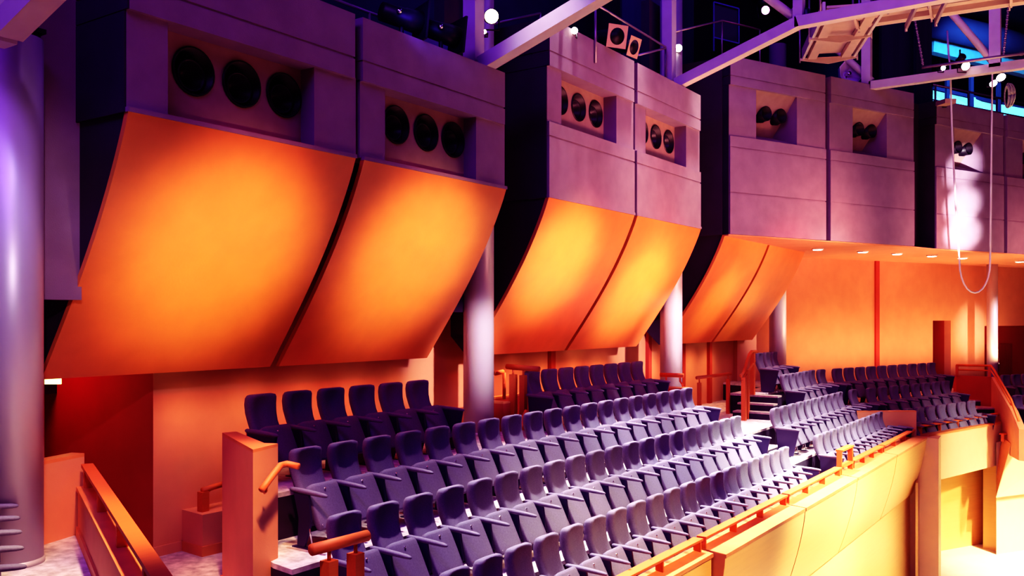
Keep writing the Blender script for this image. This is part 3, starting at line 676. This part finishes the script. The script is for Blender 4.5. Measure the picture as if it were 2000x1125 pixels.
# stair wall at the far right
o = thing('stair_wall', P(1930, 800, 27.5), 'red stair wall with double top rail and sloping side at far right', 'stair wall')
fa, fb, fc, fd = P(1868, 733, 28.6), P(1936, 736, 27.6), P(1975, 802, 25.0), P(1990, 838, 24.6)
b = MB(); b.extr([fa, fb, (fb[0], fb[1], -3.6), (fa[0], fa[1], -3.6)], (-.1, .1, 0)); b.build('wall_face', 'redwall', o)
b = MB(); b.extr([fb, fc, (fd[0], fd[1], fd[2]), (fd[0], fd[1], -3.9), (fb[0], fb[1], -3.9)], (.18, -.08, 0)); b.build('sloping_side', 'wall', o)
up = lambda v, z: (v[0], v[1], v[2] + z)
b = MB(); b.path([up(fa, .32), up(fb, .34), up(tuple(Vector(fb).lerp(Vector(fc), .2)), .36), up(fc, .3), up(fd, .22)], .035); b.build('top_rail', 'rail', o)
b = MB(); b.path([up(fa, .18), up(fb, .19), up(tuple(Vector(fb).lerp(Vector(fc), .2)), .2), up(fc, .16)], .025); b.build('lower_rail', 'rail', o)
for f in (.02, .95):
    v = Vector(fa).lerp(Vector(fb), f); MB().box((v.x - .04, v.y - .04, v.z), (v.x + .04, v.y + .04, v.z + .32)).build('post', 'rail', o)

# ------------------------------------------------------------------ exit sign
v = P(90, 734, 10.6); w = P(117, 750, 10.6)
o = thing('exit_sign', P(103, 742, 10.6), 'small glowing yellow-green sign box by the left column', 'sign')
MB().bar(P(90, 742, 10.6), P(117, 742, 10.55), .05, .10).build('glowing_face', 'e_exit', o)
b = MB(); m_ = P(103, 733, 10.6); b.tube((m_[0], m_[1], m_[2]), (m_[0], m_[1], .3), .012); b.bar(P(89, 733.5, 10.6), P(118, 733.5, 10.55), .06, .02); b.build('hanger', 'black', o)

# ------------------------------------------------------------------ roof trusses
def truss(t, n0, z0, label, rise=True, far=8.0, pipes=()):
    o = thing('roof_truss', (n0, t, z0), label, 'truss', 'pale steel roof trusses')
    w, h = .22, .20
    zl = z0 + .80 if rise else z0
    nb = n0 + 2.4 if rise else n0
    if rise: MB().bar((n0 - .1, t, z0), (nb, t, zl), w, h).build('sloping_chord', 'truss', o)
    MB().bar((nb - (.05 if rise else .2), t, zl), (far, t, zl), w, h).build('bottom_chord', 'truss', o)
    MB().box((n0 - .38, t - .11, z0 - .1), (n0 - .16, t + .11, z0 + 4.2)).build('post', 'truss', o)
    if rise: MB().bar((nb, t, zl), (nb + .05, t, zl + 3.0), .18, .2, (0, 1, 0)).build('post', 'truss', o)
    for a, c_ in pipes: MB().tube(a, c_, .085, n=16).build('diagonal', 'truss', o)
    return o
truss(3.75, -7.6, 2.42, 'pale truss beam resting on the left column cap')
truss(10.4, -7.6, 3.66, 'pale sloping truss beam rising from the right end of the nearest box')
truss(17.1, -7.6, 4.82, 'pale truss beam rising from the middle box to the catwalk', pipes=[((-7.6, 17.1, 7.9), (-5.3, 17.1, 5.75))])
o = truss(23.8, -5.25, 5.88, 'level purple truss beam above the far mauve box', False, 9, pipes=[((-5.2, 23.8, 9.8), (-2.62, 23.8, 5.95)), ((-7.4, 23.8, 8.2), (-5.4, 23.8, 6.0))])
v = P(1942, 110, 20.95); MB().box((v[0] - .12, 23.69, 5.9), (v[0] + .12, 23.91, 9.9)).build('post', 'truss', o)

# catwalk with cross brackets
o = thing('catwalk', PZ(1660, 60, 6.2), 'beige lighting catwalk seen from below with tapered cross brackets', 'catwalk')
def seg(a, c_, wdt, name, z):
    a, c_ = Vector((*PZ(*a, z)[:2], z)), Vector((*PZ(*c_, z)[:2], z)); d = (c_ - a).normalized(); s = Vector((-d.y, d.x, 0))
    MB().bar(tuple(a + Vector((0, 0, .12))), tuple(c_ + Vector((0, 0, .12))), wdt, .05).build('deck', 'catwalk', o)
    for k in (-1, 1):
        MB().bar(tuple(a + s * (k * wdt * .36) + Vector((0, 0, .02))), tuple(c_ + s * (k * wdt * .36) + Vector((0, 0, .02))), .2, .12).build('stringer', 'catwalk', o)
        MB().bar(tuple(a + s * (k * wdt * .55) + Vector((0, 0, .1))), tuple(c_ + s * (k * wdt * .55) + Vector((0, 0, .1))), .06, .26).build('edge_beam', 'truss', o)
    L = (c_ - a).length; n = max(2, round(L / 1.3))
    for i in range(n + 1):
        m_ = a + d * (L * i / n)
        e0, e1 = m_ - s * (wdt * .62), m_ + s * (wdt * .62)
        MB().extr([tuple(e0 + Vector((0, 0, -.05))), tuple(m_ + Vector((0, 0, -.16))), tuple(e1 + Vector((0, 0, -.05))), tuple(e1), tuple(e0)], tuple(d * .05)).build('cross_bracket', 'catwalk', o)
        for e in (e0, e1): MB().tube(tuple(e - Vector((0, 0, .1))), tuple(e + Vector((0, 0, .95))), .022, n=8).build('rail_post', 'pipe', o)
seg((1618, 112), (1668, 22), 1.05, 'a', 6.2)
seg((1672, 42), (2140, -28), .75, 'b', 6.25)
b = MB()
for x, y in ((1770, 52), (1828, 42)):
    v = Vector(PZ(x, y, 6.0)); w = Vector(PZ(x + 40, y - 52, 6.0)); b.bar(tuple(v), tuple(w + Vector((0, 0, .3))), .05, .12)
    b.tube(tuple(v - Vector((0, 0, .1))), tuple(v + Vector((0, 0, .05))), .03)
b.build('outrigger', 'pipe', o)

# hanging pipe with chains
o = thing('lighting_pipe', P(1900, 118, 21), 'thin horizontal lighting pipe hung on two twisted chains at upper right', 'pipe')
MB().tube(P(1800, 132, 21.2), P(2030, 100, 20.2), .035).build('pipe_bar', 'pipe', o)
for (x0, y0, x1, y1, Y) in ((1787, 40, 1803, 128, 21.1), (1972, -8, 1960, 108, 20.5)):
    b = MB(); a, c_ = Vector(P(x0, y0, Y)), Vector(P(x1, y1, Y)); k = 26
    for i in range(k):
        u, w = a.lerp(c_, i / k), a.lerp(c_, (i + .8) / k); b.tube(tuple(u), tuple(w), .022 if i % 2 else .03, n=8)
    b.build('chain', 'pipe', o)
MB().tube(P(1995, 101, 20.4), P(1995, 108, 20.4), .04).build('clamp', 'pipe', o)

# white looped cable
pts = [(1850, 60), (1853, 110)]
for k in range(13): pts.append((1856 + 8 * (k / 12) + (10 * (k / 12) ** 2), 130 + 380 * k / 12))
for k in range(1, 12):
    g = PI - PI * k / 12; pts.append((1904 + 30 * math.cos(g), 512 + 60 * math.sin(g)))
for k in range(13): pts.append((1934 + 6 * (k / 12), 510 - 530 * k / 12))
o = MB().path([P(x, y, 22 + 1.0 * max(0, min(1, (x - 1860) / 80)) * 0) for x, y in pts], .022, 8).build('looped_cable', 'white')
tag(o, 'white cable hanging in a long loop before the far right box', 'cable')

# ------------------------------------------------------------------ luminaires and railings on top of the boxes
def par(px, py, Y, d, lens, label, r=.13, length=.34, name='stage_lamp', frame=None, group='stage lamps above the boxes', yoke=True):
    hang = d[2] < -.7 or 'pipe' in label
    c_ = Vector(P(px, py, Y)); d = Vector(d).normalized()
    o = thing(name, tuple(c_), label, 'stage lamp', group)
    a = c_ - d * length
    b = MB(); b.path([tuple(a), tuple(a + d * (length * .3)), tuple(a + d * (length * .9)), tuple(c_)], r * .75, 20, r); b.build('can', 'lampgrey', o)
    b = MB(); b.tube(tuple(c_ - d * .01), tuple(c_ + d * .012), r * .9, n=20); b.build('lens', lens, o)
    if yoke:
        s = d.cross(Vector((0, 0, 1))).normalized() * (r * 1.15); m_ = c_ - d * (length * .5); t = Vector((0, 0, -r * 1.7))
        b = MB(); b.path([tuple(m_ + s), tuple(m_ + s + t), tuple(m_ - s + t), tuple(m_ - s)], .014, 6); b.build('yoke', 'black', o)
    if hang: m_ = c_ - d * (length * .6); MB().tube(tuple(m_), (m_.x, m_.y, m_.z + (.45 if 'pipe' not in label else .25)), .018, n=8).build('hanger', 'black', o)
    if frame:
        s = d.cross(Vector((0, 0, 1))).normalized(); u = s.cross(d)
        R = r * 1.3; n = 24; vs, fs = [], []
        for k in range(n):
            g = 2 * PI * k / n; q = max(abs(math.cos(g)), abs(math.sin(g)))
            vs.append(c_ + d * .03 + s * (r * .95 * math.cos(g)) + u * (r * .95 * math.sin(g)))
            vs.append(c_ + d * .03 + s * (R * math.cos(g) / q) + u * (R * math.sin(g) / q))
        for k in range(n): j = (k + 1) % n; fs.append((2 * k, 2 * j, 2 * j + 1, 2 * k + 1))
        MB().add(vs, fs).build('gel_frame', 'gel', o)
    return o
toward = lambda x, y, z: (x, y, z)
# camera-facing directions are roughly (+x, -y)
par(960, 32, 13.6, (.7, -.75, -.25), 'e_warm', 'glowing warm lamp right of the purple post on the nearest box', .115, .3)
par(946, 62, 13.6, (.5, -.8, -.1), 'e_warm', 'small glowing lamp below the big warm lamp', .035, .2)
par(1325, 94, 19.5, (.7, -.75, -.3), 'e_white', 'lit lamp beside the second purple post', .09, .3)
par(1495, 20, 22, (.6, -.7, -.2), 'e_pink', 'glowing pink lamp behind the middle truss', .11, .3)
par(1575, 41, 17, (.2, -.3, -.95), 'e_white', 'bright lamp under the joint of the middle truss', .11, .25)
par(1781, 1, 18.6, (.2, -.3, -.95), 'e_white', 'bright lamp at the top edge under the catwalk', .12, .25)
par(1886, 129, 21.2, (.6, -.7, -.5), 'e_white', 'larger lit lamp hanging on the thin lighting pipe', .11, .28)
par(1842, 133, 21.2, (.6, -.75, -.3), 'e_white', 'smaller lit lamp left on the thin lighting pipe', .06, .22)
par(1955, 151, 22.5, (.4, -.6, -.8), 'e_white', 'upper lit lamp of the pair below the level truss beam', .12, .28)
par(1940, 163, 22.5, (.4, -.6, -.8), 'e_white', 'lower lit lamp of the pair below the level truss beam', .10, .28)
par(1097, 49, 14.3, (.75, -.7, -.2), 'e_pink', 'tiny pink lamp on the top edge of the middle box', .05, .2)
par(1122, 60, 14.6, (.75, -.7, -.2), 'e_white', 'tiny white lamp on the top edge of the middle box', .06, .2)
par(1204, 71, 15.5, (.82, -.5, -.25), 'black', 'black spotlight with tan square gel frame on the middle box, nearer of two', .15, .75, frame=True)
par(1236, 92, 16.6, (.95, -.1, -.3), 'black', 'black spotlight with tan square gel frame on the middle box, farther of two', .14, .7, frame=True)
par(1495, 4, 22.5, (.6, -.7, -.2), 'black', 'unlit dark lamp above the glowing pink lamp', .14, .3)
par(1880, 110, 21.2, (.5, -.7, .4), 'black', 'unlit dark lamp standing on the thin lighting pipe', .09, .22)
# long black follow spots on the nearest box
for (x0, y0, x1, y1, Y, lb) in ((745, 22, 822, 46, 11.4, 'long black follow spot lying on the nearest box, left of two'), (828, 52, 893, 74, 12.0, 'long black follow spot lying on the nearest box, right of two')):
    a, c_ = Vector(P(x0, y0, Y)), Vector(P(x1, y1, Y + .3))
    o = thing('follow_spot', tuple(a), lb, 'stage lamp', 'stage lamps above the boxes')
    d = (c_ - a).normalized()
    MB().path([tuple(a), tuple(a.lerp(c_, .55)), tuple(a.lerp(c_, .6)), tuple(c_)], .12, 20, .15).build('barrel', 'black', o)
    s = d.cross(Vector((0, 0, 1))).normalized(); u = s.cross(d)
    MB().bar(tuple(c_ - u * .25), tuple(c_ + u * .25), .42, .03, tuple(d)).build('barn_door', 'black', o)
    m_ = a.lerp(c_, .5); MB().tube(tuple(m_), (m_.x, m_.y, 3.5), .03).build('stand', 'black', o)
    MB().tube(tuple(a.lerp(c_, .3) + s * .15), tuple(a.lerp(c_, .3) + s * .2), .03).build('knob', 'chrome', o)
v = P(832, 62, 12.3); w = P(880, 82, 12.8)
o = MB().bar(P(788, 58, 12.2), P(880, 90, 13.0), .04, .22).build('blue_board', 'bluebox'); tag(o, 'blue lit board standing behind the black follow spots', 'board')
# cyan tubes far behind
for (x0, y0, x1, y1, Y, lb) in ((853, 27, 878, 19, 17.5, 'cyan fluorescent tube behind the follow spots, longer one'), (868, 2, 898, 15, 17.8, 'cyan fluorescent tube behind the follow spots, at the top edge')):
    o = thing('fluorescent_tube', P(x0, y0, Y), lb, 'lamp', 'cyan tubes behind the boxes')
    MB().tube(P(x0, y0, Y), P(x1, y1, Y), .022).build('tube', 'e_cyan', o); MB().tube(P(x0, y0 - 5, Y + .1), P(x1, y1 - 5, Y + .1), .03).build('fitting', 'black', o)
# octagonal dish
c_ = Vector(P(1661, 142, 23.0)); d = Vector((.75, -.62, .1)).normalized(); s = d.cross(Vector((0, 0, 1))).normalized(); u = s.cross(d)
o = thing('reflector_lamp', tuple(c_), 'pale eight-sided reflector dish on top of the tall mauve box', 'stage lamp')
ring = lambda r, q, n=8: [tuple(c_ + d * q + s * (r * math.cos(2 * PI * (k + .5) / n)) + u * (r * math.sin(2 * PI * (k + .5) / n))) for k in range(n)]
MB().loft([ring(.10, -.24), ring(.30, -.12), ring(.34, 0), ring(.30, -.01), ring(.10, -.18)], False).build('dish', 'dish', o)
MB().tube(tuple(c_ - d * .2), tuple(c_ - d * .02), .05).build('bulb', 'chrome', o)
MB().tube(tuple(c_ - d * .2), (c_.x - d.x * .2, c_.y - d.y * .2, 5.7), .03).build('stand', 'black', o)
# railings
def railing(pts, posts, label, r=.022, drop=1.0, low=None):
    o = thing('guard_railing', pts[0], label, 'railing', 'thin railings above the boxes')
    MB().path(pts, r, 10).build('top_bar', 'pipe', o)
    if low: MB().path([(p[0], p[1], p[2] - low) for p in pts], r * .8, 8).build('lower_bar', 'pipe', o)
    for f in posts:
        v = Vector(pts[0]).lerp(Vector(pts[-1]), f) if len(pts) == 2 else Vector(pts[f])
        MB().tube(tuple(v), (v.x, v.y, v.z - drop), r, n=8).build('post', 'pipe', o)
railing([P(640, -6, 11.0), P(880, 84, 13.1)], (.3, .6), 'thin railing along the top of the nearest box', .02, .5)
railing([P(1163, 8, 15.2), P(1300, 92, 18.4)], (0, 1), 'thin railing along the top of the middle box', .022, 1.0)
railing([P(1246, 108, 17.6), P(1300, 94, 18.4)], (1,), 'blue lit return railing at the right end of the middle box', .022, .7)
railing([P(1318, 62, 19.4), P(1410, 40, 21.5), P(1484, 58, 22.2)], (0, 1, 2), 'thin railing with a bend left of the tall mauve box', .022, 1.0)
railing([P(940, 52, 14.2), P(1055, 26, 15.5)], (0, 1), 'thin railing between the nearest and middle boxes', .022, .6)
railing([P(1822, 165, 26.5), P(2040, 210, 29)], (.02, .3, .55, .85), 'cyan lit railing above the far right box', .03, 1.1, .45)
# framed dark screen left of the tall box
o = thing('equipment_frame', P(1430, 60, 22.5), 'thin steel frame with dark screens behind the middle truss', 'frame')
for a, c_ in (((1394, 4), (1394, 100)), ((1394, 4), (1443, 17)), ((1443, 17), (1443, 85)), ((1394, 73), (1443, 85))): MB().bar(P(*a, 22.5), P(*c_, 22.5), .03, .03, (1, -1, .01)).build('frame_bar', 'bluebox', o)
b = MB(); b.add([P(1395, 5, 22.55), P(1442, 18, 22.55), P(1442, 84, 22.55), P(1395, 72, 22.55)], [(0, 1, 2, 3)]); b.build('dark_screen', 'black', o)
# tall navy panels behind the trusses
for (x0, x1, Y, y1, lb) in ((1722, 1790, 26.2, 170, 'tall navy cloth panel behind the far truss, left of two'), (1790, 1820, 26.0, 175, 'tall navy cloth panel behind the far truss, right of two'), (1215, 1292, 21, 150, 'tall navy cloth panel behind the middle box railing'), (1330, 1355, 24, 140, 'narrow navy cloth panel left of the steel frame')):
    a, c_ = P(x0, y1, Y), P(x1, y1, Y + .3)
    o = MB().prism([a[:2], c_[:2], (c_[0] - .1, c_[1] + .1), (a[0] - .1, a[1] + .1)], a[2] - 2.5, 11.5).build('cloth_panel', 'darkpanel')
    tag(o, lb, 'panel', 'navy panels behind the trusses')
o = thing('service_duct', P(1990, 50, 31), 'long dark round duct under the far ceiling at upper right', 'duct')
MB().tube(P(1815, 45, 31), P(2060, 105, 33), .45, n=20).build('duct_body', 'dark', o)
# cyan lit back gallery
o = thing('lit_gallery_window', P(1900, 190, 32.5), 'cyan lit strip window of the far control gallery', 'window')
for (x0, x1, y0, y1) in ((1778, 1790, 176, 190), (1822, 1852, 172, 206), (1855, 1898, 180, 214), (1902, 1948, 190, 224), (1955, 2050, 204, 240)):
    b = MB(); b.add([P(x0, y0, 32), P(x1, y0 + (x1 - x0) * .18, 32.6), P(x1, y1 + (x1 - x0) * .18, 32.6), P(x0, y1, 32)], [(0, 1, 2, 3)]); b.build('pane', 'e_cyan2', o)
o = thing('blue_beam', P(1900, 100, 32.8), 'blue lit sloping beam high on the far wall', 'beam')
MB().bar(P(1818, 88, 32), P(2060, 150, 34), .3, .55).build('beam_body', 'tealbeam', o)
b = MB()
for x in (1850, 1897, 1950): b.bar(P(x, 150, 31.8), P(x, 240, 31.8), .12, .12, (1, -1, 0))
b.bar(P(1822, 172, 31.8), P(2040, 222, 32.6), .1, .12); b.build('frame_bar', 'dark', o)
# coiled rope
c_ = Vector(P(1966, 187, 24)); b = MB()
for k in range(7):
    b.path([tuple(c_ + Vector(((.05 + .015 * k) * math.cos(g * PI / 8) + .012 * k, -(.04 + .012 * k) * math.cos(g * PI / 8) + .02 * (k % 3), (.27 + .02 * (k % 4)) * math.sin(g * PI / 8)))) for g in range(17)], .02, 6)
o = b.build('rope_coil', 'rope'); tag(o, 'coil of pale rope hanging from the cyan lit railing', 'rope')
# speaker-like square bracket on the far box
o = thing('bracket_lamp', P(1850, 199, 24.0), 'small flat pale bracket on the top left corner of the far right box', 'bracket')
MB().bar(P(1838, 203, 24.1), P(1857, 197, 23.6), .3, .12).build('plate', 'gel', o)
MB().bar(P(1844, 207, 24.3), P(1850, 201, 24.0), .1, .1).build('arm', 'black', o)

# ------------------------------------------------------------------ light
def spot(loc, target, power, col, size, blend=1., r=.25):
    l = bpy.data.lights.new('spot_light', 'SPOT'); l.energy = power; l.color = col; l.spot_size = math.radians(size); l.spot_blend = blend; l.shadow_soft_size = r
    o = bpy.data.objects.new('spot_light', l); C.objects.link(o)
    a = Vector((loc[0], loc[1], loc[2] + CZ)); b_ = Vector((target[0], target[1], target[2] + CZ)); o.location = a
    o.rotation_euler = (b_ - a).to_track_quat('-Z', 'Y').to_euler(); return o
def area(loc, target, power, col, sx, sy, spread=180):
    l = bpy.data.lights.new('area_light', 'AREA'); l.shape = 'RECTANGLE'; l.size = sx; l.size_y = sy; l.energy = power; l.color = col; l.spread = math.radians(spread)
    o = bpy.data.objects.new('area_light', l); C.objects.link(o)
    a = Vector((loc[0], loc[1], loc[2] + CZ)); b_ = Vector((target[0], target[1], target[2] + CZ)); o.location = a
    o.rotation_euler = (b_ - a).to_track_quat('-Z', 'Y').to_euler(); return o
AMB = (1., .84, .40); RED = (1., .04, .05); VIO = (.36, .15, 1.); WHT = (1., .86, .80); SAL = (1., .44, .36); ORG = (1., .60, .32)
# amber spots on the curved panels
for t, p_, z, sz in ((6.25, 2650, .7, 25), (9.35, 2850, .8, 25), (12.9, 2800, .95, 22), (16.3, 3000, .5, 22), (20.9, 1700, .3, 19), (23.0, 1000, .1, 17)):
    spot((-1.0, t + .2, -1.0), (-8.2, t, z), p_, AMB, sz, 1.)
# red wash over the panels and the walls under them
for t in (6.3, 9.2, 13.3, 16.4, 21): spot((-1.5, t, 3.4), (-8.7, t, .45), 750, RED, 26, 1.)
# orange light on the wall below the boxes
for t in (6.75, 7.7, 8.7, 9.7, 10.7, 12.8, 13.9, 15.0, 16.1, 17.2, 19.8, 21.0, 22.2, 23.4): spot((-8.95, t, -.85), (-9.64, t + .1, -2.3), 26 if t < 12 else 34, ORG, 150, 1.)
area((-8.5, 13, 11.5), (-11.8, 18, 4), 350, (.22, .14, 1), 14, 1.5)  # blue fill added to lift the dark upper walls
# violet wash from above, coming from the near end
area((-4, -2, 10), (-3, 20, 6), 1100, VIO, 10, 3)
area((4, 10, 10.5), (-4, 24, 5), 420, VIO, 8, 4)
# salmon and warm lamps added to stand in for bounce off the stage
for t, p_ in ((4, 160), (8, 25), (13.5, 2500), (17.0, 2500), (21.5, 2800), (26, 2500), (30, 1800)): spot((-.5 + max(0, t - 20) * .3, t, -2.2 if t < 20 else -.4), (-7.6 + max(0, t - 20) * .4, t + .6, 2.1 if t < 20 else 2.3), p_, SAL, 48 if t < 20 else 40, 1., .8)
area((2.5, 17, .6), (-1.5, 19, 9), 500, (1, .60, .34), 9, 6)
# white light on seats and floor
for t, p_, n in ((7.0, 7500, -7.45), (9.4, 7500, -7.45), (11.9, 10500, -7.4), (14.5, 12500, -7.2), (17.5, 14000, -7.2)):
    spot((n, t + .5, 7.9), (-4.85 if t < 11 else -5.1, t, -2.8), p_, (1, .86, .85), 31 if t < 11 else 40, 1., .12)
spot((-3.2, 21.0, 7.0), (-5.8, 22.3, -2.6), 7500, (1, .85, .82), 34, 1.)
spot((.5, 26.5, 1.5), (-4.9, 27.6, -2.2), 90, (1, .8, .75), 60, 1.)
# lavender light on the columns
for n, t, z, e in ((-8.27, 4.07, .2, 420), (-8.54, 11.42, -.6, 2200), (-8.35, 18.25, -.3, 2200), (-8.52, 26.0, -.2, 900), (p5[0], p5[1], -.2, 1600)):
    spot((n + 4.5, t - 2.2, z + 1.5), (n, t, z), e, (1, .82, .95), 22 if t > 5 else 50, 1., .1)
# hot white light on the front panels and the stage floor
spot((2.5, 15, 5.5), (-4.4, 16.5, -3.6), 19000, (1, .90, .72), 34, 1.)
spot((3.5, 20, 5.5), (-4.2, 20, -4.4), 15000, (1, .91, .76), 40, 1.)
spot((4.5, 22, 6), (1.5, 27, -5.5), 42000, (1, .92, .76), 48, 1.)
spot((3, 10, 5), (-4.4, 10.5, -3.6), 6000, (1, .72, .4), 36, 1.)
spot((3.5, 22.5, 2), P(1880, 1000, 26.5), 6500, (1, .91, .70), 36, 1.)
spot((-3.0, 2.4, 4.2), (-8.8, 4.95, -2.0), 2600, (1, .58, .38), 13, 1.)
spot(P(822, 10, 11.0), P(832, 74, 12.6), 50, (.15, .12, 1), 80, 1.)
spot((-2.2, 2.2, 4.5), (-7.0, 5.6, -1.7), 5500, (1, .60, .36), 12, 1.)
spot((-2.4, 3.2, 4.2), (-5.35, 5.15, -2.0), 1900, (1, .70, .45), 8, 1.)
# back wall and soffit under the gallery
bw = BW(1760, 1.3); area((bw[0], bw[1], -1.35), (*BW(1760), .9), 200, (1, .58, .33), 11, .3)
# white beam on the far right box
for y, e in ((330, 20000), (400, 30000), (455, 30000)): spot(P(1960, 560, 15), P(1878, y, 25), e, (1, .85, .95), 6.5, 1., .05)
# cyan backlight
spot(P(1930, 60, 28), P(1930, 160, 32), 3000, (.12, .58, .95), 100, 1.)
# light over the left landing
spot((-5.2, 2.4, 6), (-8.2, 4.2, -.5), 330, (.62, .5, 1), 36, 1.)
spot((-2.8, 3.2, 5.5), (-6.5, 3.9, -1.8), 5500, (1, .74, .46), 25, 1.)
spot((3, 33, 6), (-1.2, 31.5, -2.6), 2600, (1, .82, .86), 30, 1.)
v = P(103, 745, 10.5); l = bpy.data.lights.new('sign_glow', 'POINT'); l.energy = 1.2; l.color = (.9, 1, .3); l.shadow_soft_size = .05
o = bpy.data.objects.new('sign_glow', l); C.objects.link(o); o.location = (v[0] + .12, v[1] + .1, v[2] - .12 + CZ)
spot((-11.6, 5.3, -.1), (-10.8, 6.4, -2.0), 90, (1, .08, .16), 165, 1., .4)  # unseen red fill added to brighten the exit passage
w = bpy.data.worlds.new('world'); bpy.context.scene.world = w; w.use_nodes = True
w.node_tree.nodes['Background'].inputs[0].default_value = (.10, .07, .22, 1); w.node_tree.nodes['Background'].inputs[1].default_value = .12

# ------------------------------------------------------------------ camera and film
cd = bpy.data.cameras.new('camera'); cd.sensor_width = 36; cd.lens = F / 2000 * 36; cd.shift_y = (HY - 562.5) / 2000
cd.clip_start = .05; cd.clip_end = 200
co = bpy.data.objects.new('camera', cd); C.objects.link(co); co.location = (0, 0, CZ); co.rotation_euler = (PI / 2, 0, TH)
S = bpy.context.scene; S.camera = co
S.view_settings.view_transform = 'Standard'; S.view_settings.look = 'None'; S.view_settings.exposure = 0
S.view_settings.use_curve_mapping = True
cm = S.view_settings.curve_mapping; cv = cm.curves[3]
for x, y in ((.03, .008), (.12, .075), (.35, .36), (.7, .80)): cv.points.new(x, y)
for x, y in ((.05, .026), (.13, .092), (.35, .35)): cm.curves[1].points.new(x, y)
cm.update()
for o in bpy.data.objects:
    if '_org' in o: del o['_org']
